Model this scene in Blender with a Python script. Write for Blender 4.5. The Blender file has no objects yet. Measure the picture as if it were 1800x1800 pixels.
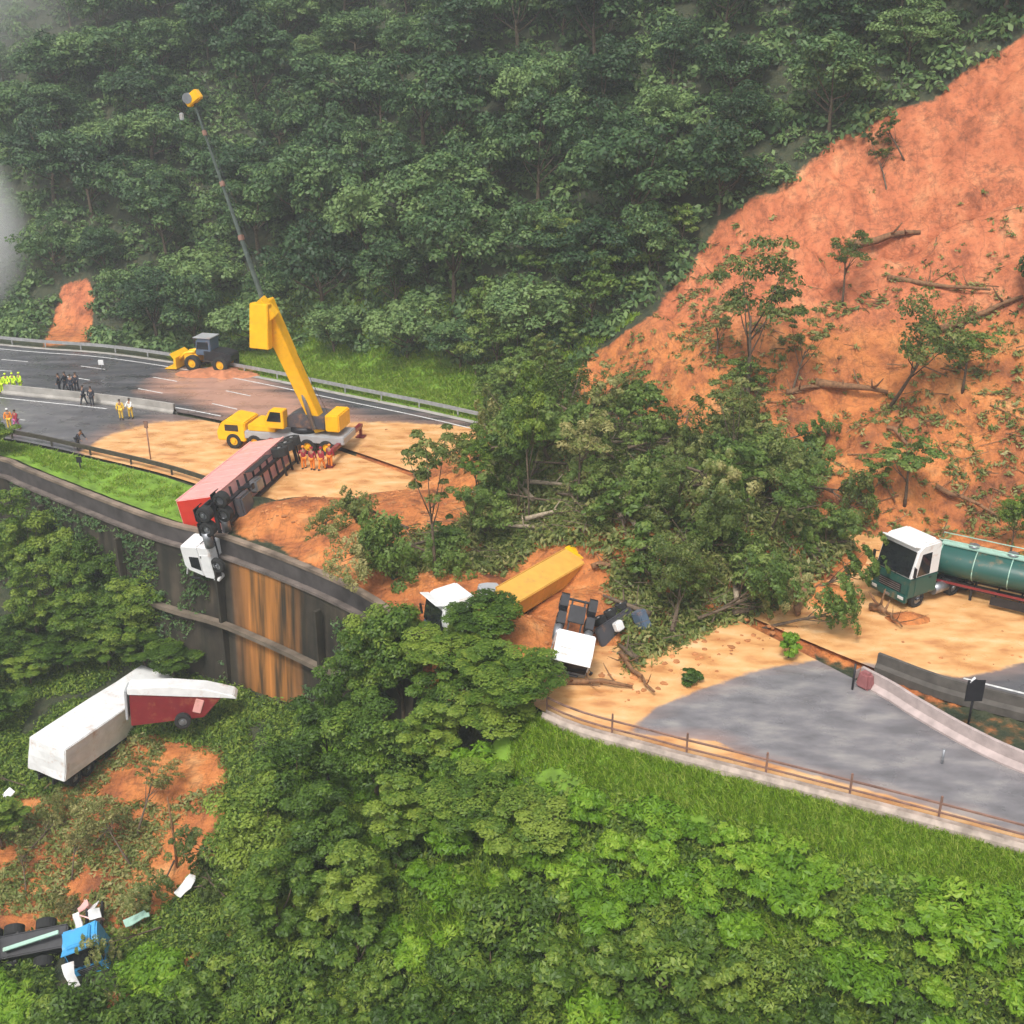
import bpy, bmesh, math, random
import numpy as np
from mathutils import Vector, Matrix, Euler
random.seed(7); RNG = np.random.default_rng(7)
R = math.radians
S = bpy.context.scene; COL = S.collection
# ------------------------------------------------------------------ camera, light, exposure
CAMH = 28.0; PITCH = R(22.8); FPX = 1930.0
cd = bpy.data.cameras.new('camera'); cam = bpy.data.objects.new('camera', cd); COL.objects.link(cam)
cam.location = (0, 0, CAMH); cam.rotation_euler = (R(90) - PITCH, 0, 0)
cd.sensor_width = 36; cd.lens = 36 * FPX / 1800; cd.clip_end = 3000; cd.clip_start = .5
S.camera = cam
SUN_EL, SUN_AZ = R(58), R(200)         # azimuth clockwise from +Y
w = bpy.data.worlds.new('World'); S.world = w; w.use_nodes = True
nt = w.node_tree; nt.nodes.clear()
sky = nt.nodes.new('ShaderNodeTexSky'); sky.sky_type = 'NISHITA'; sky.sun_disc = False
sky.sun_elevation = SUN_EL; sky.sun_rotation = SUN_AZ; sky.dust_density = 4; sky.air_density = 1.2
hs = nt.nodes.new('ShaderNodeHueSaturation'); hs.inputs['Saturation'].default_value = .3
bg = nt.nodes.new('ShaderNodeBackground'); bg.inputs['Strength'].default_value = .105
wo = nt.nodes.new('ShaderNodeOutputWorld')
nt.links.new(sky.outputs[0], hs.inputs['Color']); nt.links.new(hs.outputs[0], bg.inputs[0]); nt.links.new(bg.outputs[0], wo.inputs[0])
sl = bpy.data.lights.new('sun', 'SUN'); sl.energy = 1.5; sl.angle = R(14); sl.color = (1, .96, .9)
so = bpy.data.objects.new('sun', sl); COL.objects.link(so)
so.rotation_euler = Vector((math.sin(SUN_AZ) * math.cos(SUN_EL), math.cos(SUN_AZ) * math.cos(SUN_EL), math.sin(SUN_EL))).to_track_quat('Z', 'Y').to_euler()
S.view_settings.view_transform = 'Standard'; S.view_settings.look = 'None'; S.view_settings.exposure = .86; S.view_settings.gamma = 1
S.cycles.max_bounces = 6; S.cycles.volume_bounces = 4; S.cycles.transparent_max_bounces = 8; S.cycles.volume_max_steps = 64

# ------------------------------------------------------------------ surveying helpers (photo direction -> place on the ground)
def ray(px, py):
    cx = (px - 900) / FPX; cy = -(py - 900) / FPX
    return Vector((cx, math.cos(PITCH) + cy * math.sin(PITCH), -math.sin(PITCH) + cy * math.cos(PITCH)))
def G(px, py, z=0.):
    d = ray(px, py); t = (z - CAMH) / d.z
    return Vector((d.x * t, d.y * t, z))
def AT(px, py, Y):
    d = ray(px, py); t = Y / d.y
    return Vector((d.x * t, Y, CAMH + d.z * t))
def toPX(x, y, z):
    x = np.asarray(x, float); y = np.asarray(y, float); z = np.asarray(z, float) - CAMH
    dep = np.maximum(y * math.cos(PITCH) - z * math.sin(PITCH), .1); up = y * math.sin(PITCH) + z * math.cos(PITCH)
    return 900 + FPX * x / dep, 900 - FPX * up / dep
def inpoly(px, py, poly):
    px = np.asarray(px); py = np.asarray(py); r = np.zeros(px.shape, bool); n = len(poly)
    for i in range(n):
        x0, y0 = poly[i]; x1, y1 = poly[(i + 1) % n]
        c = ((y0 > py) != (y1 > py)) & (px < (x1 - x0) * (py - y0) / ((y1 - y0) or 1e-9) + x0)
        r ^= c
    return r
def polydist(px, py, poly, closed=True):
    d = np.full(np.shape(px), 1e9); n = len(poly)
    for i in range(n if closed else n - 1):
        x0, y0 = poly[i]; x1, y1 = poly[(i + 1) % n]
        vx, vy = x1 - x0, y1 - y0; t = np.clip(((px - x0) * vx + (py - y0) * vy) / (vx * vx + vy * vy), 0, 1)
        d = np.minimum(d, np.hypot(px - x0 - t * vx, py - y0 - t * vy))
    return d
def soft(px, py, poly, wdt):
    d = polydist(px, py, poly); d = np.where(inpoly(px, py, poly), d, -d)
    return np.clip(.5 + .5 * d / wdt, 0, 1)
def sstep(a, b, x):
    t = np.clip((x - a) / (b - a), 0, 1); return t * t * (3 - 2 * t)
def _h(ix, iy, s):
    n = (ix.astype(np.int64) * 374761393 + iy.astype(np.int64) * 668265263 + s * 144269) & 0x7fffffff
    n = ((n ^ (n >> 13)) * 1274126177) & 0x7fffffff
    return ((n ^ (n >> 16)) & 0xffff) / 65535.
def vnoise(x, y, s=0):
    ix = np.floor(x); iy = np.floor(y); fx = x - ix; fy = y - iy; fx = fx * fx * (3 - 2 * fx); fy = fy * fy * (3 - 2 * fy)
    a = _h(ix, iy, s); b = _h(ix + 1, iy, s); c = _h(ix, iy + 1, s); d = _h(ix + 1, iy + 1, s)
    return (a + (b - a) * fx) * (1 - fy) + (c + (d - c) * fx) * fy
def fbm(x, y, o=4, s=0):
    r = 0; a = .5
    for i in range(o): r = r + a * (vnoise(x, y, s + i) - .5) * 2; x = x * 2.03 + 5.1; y = y * 2.03 + 3.7; a *= .5
    return r
def smooth(pts, n=6):
    pts = [np.array(p, float) for p in pts]; out = []
    for i in range(len(pts) - 1):
        p0 = pts[max(i - 1, 0)]; p1 = pts[i]; p2 = pts[i + 1]; p3 = pts[min(i + 2, len(pts) - 1)]
        for k in range(n):
            t = k / n; out.append(.5 * ((2 * p1) + (-p0 + p2) * t + (2 * p0 - 5 * p1 + 4 * p2 - p3) * t * t + (-p0 + 3 * p1 - 3 * p2 + p3) * t ** 3))
    out.append(pts[-1]); return np.array(out)
def sdist(x, y, pl):
    best = np.full(np.shape(x), 1e9); sg = np.ones(np.shape(x))
    for i in range(len(pl) - 1):
        (x0, y0), (x1, y1) = pl[i][:2], pl[i + 1][:2]; vx, vy = x1 - x0, y1 - y0
        t = np.clip(((x - x0) * vx + (y - y0) * vy) / (vx * vx + vy * vy), 0, 1)
        d = np.hypot(x - x0 - t * vx, y - y0 - t * vy); m = d < best
        best = np.where(m, d, best); sg = np.where(m, np.sign(vx * (y - y0) - vy * (x - x0)), sg)
    return best * np.where(sg == 0, 1, sg)          # positive on the far side (lines run left to right)
def resample(pl, step):
    pl = np.array(pl, float); s = np.r_[0, np.cumsum(np.hypot(*np.diff(pl[:, :2], axis=0).T))]
    n = max(int(s[-1] / step), 1); q = np.linspace(0, s[-1], n + 1)
    return np.stack([np.interp(q, s, pl[:, k]) for k in range(pl.shape[1])], 1)
def offset(pl, d):
    t = np.gradient(pl, axis=0); t /= np.linalg.norm(t, axis=1)[:, None]
    return pl + np.stack([-t[:, 1], t[:, 0]], 1) * d
F_ = smooth([(-190, 160), (-110, 131), (-80, 121), (-52, 110.5), (-40, 107), (-27, 100.5), (-15, 93), (-3, 85), (10, 74), (22, 64), (32, 58), (50, 50), (80, 38), (110, 24)])
MF = smooth([(-190, 142), (-110, 115), (-80, 105), (-45.5, 94.3), (-31.5, 89.8), (-23, 85.5), (-15, 81), (-3, 70), (8, 57.5), (17.6, 47), (23.3, 42.7), (40, 34.5), (70, 20), (90, 10)])
MN = smooth([(-190, 141), (-110, 114), (-80, 104), (-45.5, 93.6), (-31.5, 89.1), (-23, 84.8), (-15, 80.2), (-3, 69), (8, 56.7), (16.6, 45.7), (18.4, 42.8), (20, 40.3), (21.9, 38.2), (27, 34), (45, 24), (65, 12)])
N_ = smooth([(-190, 128), (-110, 101), (-80, 92.5), (-50, 84.5), (-40, 81.6), (-32, 77.6), (-22, 71.6), (-10, 61), (-2.5, 49), (1.6, 42.8), (6.4, 40), (10.3, 38.2), (19.6, 33.8), (35, 26), (60, 12)])
W_ = smooth([(-190, 124), (-110, 97), (-80, 89), (-50, 82.5), (-38.4, 77.3), (-35, 74.8), (-23.3, 65.9), (-17, 62.3), (-8.3, 55.2), (-3.2, 48), (1.1, 42.2), (6.1, 39.3), (10, 37.5), (19.3, 33.1), (34.7, 25.3), (59.7, 11.3)])
CP = np.array([(-75, 84, -9), (-60, 78, -12), (-45, 72, -12), (-30, 64, -11.5), (-18, 58, -11), (-10, 52, -9.5), (-5, 47, -5.5), (-1, 42.5, -2), (1.3, 41, -.9), (6, 38.6, -.8), (10, 36.6, -.8), (19.3, 32, -.8), (35, 24.5, -.8), (58, 11, -.8),
  (-25, 52, -13), (-15, 46, -12.5), (-7, 41, -7), (-22, 42, -14.5), (-14, 38, -12), (-9, 33, -9.5), (0, 34, -5.5), (10, 30, -4.6), (20, 25.5, -4.8), (-25, 34, -13), (-16, 30, -11), (-5, 26, -11), (8, 22, -10.5), (25, 17, -10), (-42, 48, -15), (-65, 55, -18), (-42, 30, -15), (0, 10, -17), (35, 5, -16), (-30, 8, -18), (-90, 60, -18), (60, 0, -12), (-120, 90, -12), (-90, 0, -22)], float)
_D = np.hypot(CP[:, None, 0] - CP[None, :, 0], CP[:, None, 1] - CP[None, :, 1]); _W = np.linalg.solve(_D - .6 * np.eye(len(CP)), CP[:, 2] + 11)
def rbf(x, y):
    r = np.full(np.shape(x), -11.)
    for (cx, cy, _), wt in zip(CP, _W): r = r + wt * np.hypot(x - cx, y - cy)
    return r
BUMPS = [(14, 80, 15, 10, 4.5), (5, 71, 12, 11, 3.6), (9, 61, 10, 8, 4.2), (-5, 65, 10, 7, 2.3), (5, 52.5, 6, 5, 1.8), (16, 60.5, 6, 5, 2.6), (21.2, 51.9, 2.6, 1.6, 1.25), (17.5, 54.5, 3, 2.2, 1.6), (23, 70, 9, 7, 3.5), (31, 62, 7, 5, 1.6), (-13, 66, 7, 4.5, 1.9), (-8.5, 60.5, 6, 4.5, 2.2), (-3.5, 54.5, 5, 5, 2.1), (0, 50, 4, 3.5, 1.7), (-17.5, 67.5, 3.5, 3, 1.5)]
SCARP = [(1830, 40), (1640, 172), (1480, 245), (1370, 330), (1250, 400), (1190, 500), (1090, 580), (1010, 640), (960, 700), (980, 760), (880, 800), (700, 880), (560, 860), (430, 905), (420, 945), (640, 1035), (760, 1060), (900, 1110), (960, 1200), (1100, 1260), (1400, 1170), (1830, 1150), (1900, 900), (1900, 40)]
RAV = [(-80, 1410), (100, 1395), (190, 1290), (260, 1290), (400, 1320), (400, 1500), (330, 1560), (250, 1640), (140, 1640), (-80, 1650)]
RAV2 = [(180, 1745), (270, 1740), (330, 1680), (400, 1630), (430, 1650), (270, 1760), (250, 1830), (180, 1830)]
GUL = [(75, 610), (95, 560), (110, 500), (155, 490), (165, 520), (160, 600)]
def hz(x, y, detail=True):
    x = np.asarray(x, float); y = np.asarray(y, float)
    sF = sdist(x, y, F_); sW = -sdist(x, y, W_)
    w0 = 3.2 + 3.0 * sstep(-5, -30, x) * sstep(-75, -50, x)
    v = np.maximum(sF - w0, 0)
    hill = .86 * v * (1 - np.exp(-v / 5)); hill = np.where(v > 62, .86 * 62 + (v - 62) * .25, hill)
    az = x + .445 * y
    hill = hill * sstep(-7, 6, az) + 2.2 * fbm(x / 14, y / 14, 3, 3) * sstep(2, 20, v) * sstep(-9, 10, az)
    r2 = np.maximum(.62 * (y - 172 + .15 * (x + 100)), 0) * (1 + .2 * fbm(x / 40, y / 40, 3, 9)) * sstep(-20, -50, x + .2 * y)
    hill = np.maximum(hill, r2 - 6 * sstep(0, -15, az) * sstep(2, 20, v))
    h = np.full(np.shape(x), -.22)
    h = np.where(sF > 0, -.22 + .3 * np.minimum(sF, .8) + hill, h)
    ditch = (sdist(x, y, MN) > 0) & (sdist(x, y, MF) < 0) & (x > 15)
    h = np.where(ditch, -.45, h)
    m = np.zeros(np.shape(x))
    for bx, by, rx, ry, bh in BUMPS: m = np.maximum(m, bh * np.exp(-(((x - bx) / rx) ** 2 + ((y - by) / ry) ** 2) * 1.3)) 
    m = np.maximum(m - .75, 0) * 1.2 
    m = m * (1 + .45 * fbm(x / 3.2, y / 3.2, 4, 21)) 
    h = h + m * sstep(-1, 3, -sW)
    h = np.where(sW > np.where(x > 2, -1.0, .25), rbf(x, y) + .5 * fbm(x / 3, y / 3, 3, 40) * sstep(1, 4, sW), h)
    if detail:
        px, py = toPX(x, y, h); mk = soft(px, py, SCARP, 18) * sstep(1, 4, sF)
        h = h + mk * (1.9 * fbm(x / 5, y / 8, 5, 60) - 2.2 * np.abs(fbm((x + .5 * y) / 3.6, (y - .5 * x) / 15, 4, 80)) + .18 * fbm(x / 1.1, y / 1.1, 3, 90) + 1.5 * np.abs(fbm((x + .4 * y) / 16, (y - .3 * x) / 5, 2, 95)))
        tear = polydist(px, py, [(1470, 440), (1540, 430), (1620, 418), (1660, 385), (1790, 330)], False)
        h = h - 3.8 * np.exp(-(tear / 13.) ** 2) * (y > 60)
    return h
def z1(x, y): return float(hz(np.array([x]), np.array([y]))[0])
def P2T(px, py, tmax=320):
    d = ray(px, py); t = np.arange(18, tmax, .35) ; x = d.x * t; y = d.y * t; z = CAMH + d.z * t
    hit = np.nonzero(z < hz(x, y))[0]
    i = hit[0] if len(hit) else len(t) - 1
    return Vector((x[i], y[i], float(hz(x[i:i + 1], y[i:i + 1])[0])))

# ------------------------------------------------------------------ materials
def mat(name, col, rough=.6, metal=0., noise=.12, scale=3., bump=0., spec=.5):
    m = bpy.data.materials.new(name); m.use_nodes = True; t = m.node_tree; b = t.nodes['Principled BSDF']
    b.inputs['Roughness'].default_value = rough; b.inputs['Metallic'].default_value = metal; b.inputs['Specular IOR Level'].default_value = spec
    tc = t.nodes.new('ShaderNodeTexCoord'); n = t.nodes.new('ShaderNodeTexNoise'); n.inputs['Scale'].default_value = scale; n.inputs['Detail'].default_value = 6
    t.links.new(tc.outputs['Object'], n.inputs['Vector'])
    r = t.nodes.new('ShaderNodeMapRange'); r.inputs[1].default_value = .3; r.inputs[2].default_value = .7; r.inputs[3].default_value = 1 - noise; r.inputs[4].default_value = 1 + noise
    t.links.new(n.outputs[0], r.inputs[0])
    mx = t.nodes.new('ShaderNodeMix'); mx.data_type = 'RGBA'; mx.blend_type = 'MULTIPLY'; mx.inputs[0].default_value = 1; mx.inputs[6].default_value = (*col, 1)
    t.links.new(r.outputs[0], mx.inputs[7]); t.links.new(mx.outputs[2], b.inputs['Base Color'])
    if bump:
        bp = t.nodes.new('ShaderNodeBump'); bp.inputs['Strength'].default_value = bump; bp.inputs['Distance'].default_value = .1
        t.links.new(n.outputs[0], bp.inputs['Height']); t.links.new(bp.outputs[0], b.inputs['Normal'])
    return m
def paint(name, col, dirt=.35, rough=.35, mud=(.42, .2, .08)):
    m = mat(name, col, rough, 0, .08, 2); t = m.node_tree; b = t.nodes['Principled BSDF']; src = b.inputs['Base Color'].links[0].from_socket
    tc = t.nodes['Texture Coordinate']; n = t.nodes.new('ShaderNodeTexNoise'); n.inputs['Scale'].default_value = 1.3; n.inputs['Detail'].default_value = 9; n.inputs['Roughness'].default_value = .7
    t.links.new(tc.outputs['Object'], n.inputs['Vector'])
    r = t.nodes.new('ShaderNodeMapRange'); r.inputs[1].default_value = .62 - dirt * .25; r.inputs[2].default_value = .8; r.inputs[4].default_value = .85
    t.links.new(n.outputs[0], r.inputs[0]); mx = t.nodes.new('ShaderNodeMix'); mx.data_type = 'RGBA'; mx.inputs[7].default_value = (*mud, 1)
    t.links.new(r.outputs[0], mx.inputs[0]); t.links.new(src, mx.inputs[6]); t.links.new(mx.outputs[2], b.inputs['Base Color'])
    return m
def ramp(t, stops):
    r = t.nodes.new('ShaderNodeValToRGB'); e = r.color_ramp.elements
    while len(e) < len(stops): e.new(.5)
    for k, (p, c) in enumerate(stops): e[k].position = p; e[k].color = (*c, 1)
    return r
def leafmat(name, dark, mid, light, var=.35, rough=.5):
    m = bpy.data.materials.new(name); m.use_nodes = True; t = m.node_tree; b = t.nodes['Principled BSDF']
    at = t.nodes.new('ShaderNodeAttribute'); at.attribute_name = 'tint'
    oi = t.nodes.new('ShaderNodeObjectInfo')
    a = t.nodes.new('ShaderNodeMath'); a.operation = 'MULTIPLY_ADD'; a.inputs[1].default_value = var
    t.links.new(oi.outputs['Random'], a.inputs[0]); t.links.new(at.outputs['Fac'], a.inputs[2])
    s = t.nodes.new('ShaderNodeMath'); s.operation = 'SUBTRACT'; s.inputs[1].default_value = var / 2; t.links.new(a.outputs[0], s.inputs[0])
    r = ramp(t, [(0., dark), (.5, mid), (1., light)]); t.links.new(s.outputs[0], r.inputs[0])
    t.links.new(r.outputs[0], b.inputs['Base Color']); b.inputs['Roughness'].default_value = rough; b.inputs['Specular IOR Level'].default_value = .35
    tr = t.nodes.new('ShaderNodeBsdfTranslucent'); t.links.new(r.outputs[0], tr.inputs[0]); ms = t.nodes.new('ShaderNodeMixShader'); ms.inputs[0].default_value = .3
    t.links.new(b.outputs[0], ms.inputs[1]); t.links.new(tr.outputs[0], ms.inputs[2]); t.links.new(ms.outputs[0], t.nodes['Material Output'].inputs[0])
    return m
L_forest = leafmat('forest_leaves', (.03, .07, .026), (.08, .155, .05), (.2, .3, .095), .9)
L_scrub = leafmat('scrub_leaves', (.06, .11, .02), (.13, .21, .035), (.26, .32, .08), .5)
L_front = leafmat('near_leaves', (.035, .075, .009), (.095, .175, .018), (.25, .33, .045), .65)
L_bright = leafmat('bright_leaves', (.09, .2, .01), (.17, .32, .015), (.33, .46, .05), .4)
L_fallen = leafmat('fallen_leaves', (.07, .11, .02), (.18, .22, .05), (.4, .36, .14), .8)
L_grass = leafmat('grass_blades', (.1, .2, .01), (.2, .34, .015), (.36, .42, .08), .2)
BARK = mat('bark', (.12, .085, .055), .9, 0, .4, 6, .5); BARKP = mat('pale_bark', (.34, .27, .19), .9, 0, .3, 6, .4); WOOD = mat('torn_wood', (.2, .1, .045), .85, 0, .4, 5, .4)
M_white = paint('white_paint', (.78, .78, .77), .3); M_green = paint('green_paint', (.018, .085, .07), .35); M_lgreen = paint('pale_green_paint', (.35, .55, .45), .3)
M_red = paint('red_paint', (.55, .035, .02), .2); M_pink = paint('faded_pink_paint', (.76, .38, .35), .2); M_yel = paint('yellow_paint', (.9, .48, .012), .15); M_och = paint('ochre_tarpaulin', (.66, .36, .06), .25, .8)
M_blk = mat('black_metal', (.02, .02, .024), .5, .2, .3); M_tyre = mat('rubber', (.018, .018, .018), .85, 0, .2); M_steel = mat('grey_steel', (.3, .31, .33), .4, .7, .2); M_glass = mat('dark_glass', (.012, .014, .018), .08, 0, .1, 2, 0, .8)
M_grey = paint('grey_paint', (.38, .39, .4), .3); M_blue = paint('blue_paint', (.06, .33, .62), .2); M_dblue = paint('dark_blue_paint', (.09, .13, .19), .2); M_maroon = paint('maroon_paint', (.2, .02, .025), .35); M_dgrey = paint('dark_grey_paint', (.07, .07, .08), .4)
M_conc = mat('concrete', (.33, .31, .28), .85, 0, .25, 1.2, .2); M_pinkc = mat('pinkish_concrete', (.42, .34, .32), .85, 0, .2, 2, .2); M_rail = mat('muddy_rail', (.3, .17, .13), .6, .3, .3, 2); M_lamp = mat('clear_lens', (.7, .7, .68), .15)
M_skin = mat('skin', (.35, .19, .12), .6); M_hivis = mat('high_visibility_cloth', (.62, .85, .03), .8); M_orange = mat('orange_cloth', (.8, .25, .03), .85); M_mar = mat('maroon_cloth', (.3, .02, .035), .85); M_navy = mat('dark_cloth', (.03, .035, .05), .9); M_ywc = mat('yellow_cloth', (.75, .5, .06), .9); M_wc = mat('white_cloth', (.7, .7, .66), .9); M_hair = mat('hair', (.02, .015, .012), .8); M_pinkcl = mat('purple_pink_cloth', (.5, .12, .3), .9)

# ------------------------------------------------------------------ object helpers
def tag(o, label=None, cat=None, group=None, kind=None):
    for k, v in (('label', label), ('category', cat), ('group', group), ('kind', kind)):
        if v: o[k] = v
    return o
def empty(name, loc=(0, 0, 0), rot=None, label=None, cat=None, group=None):
    o = bpy.data.objects.new(name, None); COL.objects.link(o); o.empty_display_size = .3; o.location = loc
    if rot is not None:
        o.rotation_euler = rot.to_euler() if isinstance(rot, Matrix) else rot
    return tag(o, label, cat, group)
def npmesh(name, V, Fc, mats, parent=None, tint=None, attrs=None, smoothf=False, link=True):
    V = np.asarray(V, np.float32); Fc = np.asarray(Fc, np.int32); me = bpy.data.meshes.new(name)
    n, k = Fc.shape; me.vertices.add(len(V)); me.vertices.foreach_set('co', V.ravel()); me.loops.add(n * k); me.loops.foreach_set('vertex_index', Fc.ravel())
    me.polygons.add(n); me.polygons.foreach_set('loop_start', np.arange(0, n * k, k, dtype=np.int32))
    try: me.polygons.foreach_set('loop_total', np.full(n, k, np.int32))
    except Exception: pass
    for m in (mats if isinstance(mats, (list, tuple)) else [mats]): me.materials.append(m)
    if tint is not None: a = me.attributes.new('tint', 'FLOAT', 'FACE'); a.data.foreach_set('value', np.asarray(tint, np.float32))
    for nm, v in (attrs or {}).items(): a = me.attributes.new(nm, 'FLOAT', 'POINT'); a.data.foreach_set('value', np.asarray(v, np.float32))
    me.update(calc_edges=True); me.polygons.foreach_set('use_smooth', np.full(n, smoothf))
    if not link: return me
    o = bpy.data.objects.new(name, me); COL.objects.link(o); o.parent = parent
    return o
class MB:
    def __init__(s): s.bm = bmesh.new()
    def box(s, c, d, rot=None, bev=0., taper=None):
        m = Matrix.Translation(c) @ (rot.to_4x4() if rot is not None else Matrix()) @ Matrix.Diagonal((*d, 1))
        r = bmesh.ops.create_cube(s.bm, size=1); vs = r['verts']
        if taper:
            for v in vs:
                if v.co.z > 0: v.co.x *= taper[0]; v.co.y *= taper[1]
        bmesh.ops.transform(s.bm, matrix=m, verts=vs)
        if bev:
            es = list({e for v in vs for e in v.link_edges}); bmesh.ops.bevel(s.bm, geom=es, offset=bev, segments=2, affect='EDGES', clamp_overlap=True)
        return s
    def prism(s, prof, w, c=(0, 0, 0), bev=0.):          # profile in x-z, extruded across y
        n = len(prof); a = [s.bm.verts.new((c[0] + x, c[1] - w / 2, c[2] + z)) for x, z in prof]; b = [s.bm.verts.new((c[0] + x, c[1] + w / 2, c[2] + z)) for x, z in prof]
        fs = [s.bm.faces.new(a), s.bm.faces.new(b[::-1])] + [s.bm.faces.new((a[i], b[i], b[(i + 1) % n], a[(i + 1) % n])) for i in range(n)]
        if bev: bmesh.ops.bevel(s.bm, geom=list({e for f in fs for e in f.edges}), offset=bev, segments=2, affect='EDGES', clamp_overlap=True)
        return s
    def tube(s, pts, rad, n=8, sx=1.):
        pts = [Vector(p) for p in pts]; rad = rad if isinstance(rad, (list, tuple)) else [rad] * len(pts); rings = []; up = None
        for i, p in enumerate(pts):
            d = (pts[min(i + 1, len(pts) - 1)] - pts[max(i - 1, 0)]).normalized()
            if up is None: up = Vector((0, 0, 1)) if abs(d.z) < .9 else Vector((1, 0, 0))
            u = (up - d * up.dot(d)).normalized(); v = d.cross(u); up = u
            rings.append([s.bm.verts.new(p + (u * math.cos(k * 2 * math.pi / n) + v * math.sin(k * 2 * math.pi / n) * sx) * rad[i]) for k in range(n)])
        for a, b in zip(rings, rings[1:]):
            for k in range(n): s.bm.faces.new((a[k], a[(k + 1) % n], b[(k + 1) % n], b[k])).smooth = True
        s.bm.faces.new(rings[0][::-1]); s.bm.faces.new(rings[-1]); return s
    def ball(s, c, r, sub=2, sc=(1, 1, 1)):
        q = bmesh.ops.create_icosphere(s.bm, subdivisions=sub, radius=r, matrix=Matrix.Translation(c) @ Matrix.Diagonal((*sc, 1)))
        for v in q['verts']:
            for f in v.link_faces: f.smooth = True
        return s
    def dent(s, amp, freq=1.3, seed=0):
        from mathutils import noise
        bmesh.ops.subdivide_edges(s.bm, edges=s.bm.edges[:], cuts=3, use_grid_fill=True)
        for v in s.bm.verts: v.co += noise.noise_vector(v.co * freq + Vector((seed, 0, 0))) * amp
        return s
    def build(s, name, m, parent=None, loc=None):
        bmesh.ops.recalc_face_normals(s.bm, faces=s.bm.faces[:]); me = bpy.data.meshes.new(name); s.bm.to_mesh(me); s.bm.free(); me.materials.append(m)
        o = bpy.data.objects.new(name, me); COL.objects.link(o); o.parent = parent
        if loc is not None: o.location = loc
        return o
def kids(o): return [c for c in bpy.data.objects if c.parent == o]
def copy_tree(o, ch=None, parent=None):
    c = o.copy(); COL.objects.link(c); c.parent = parent
    for q, qq in (ch if ch is not None else [(k, None) for k in kids(o)]):
        d = q.copy(); COL.objects.link(d); d.parent = c
        for e in (qq or []): f = e.copy(); COL.objects.link(f); f.parent = d
    return c

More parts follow.
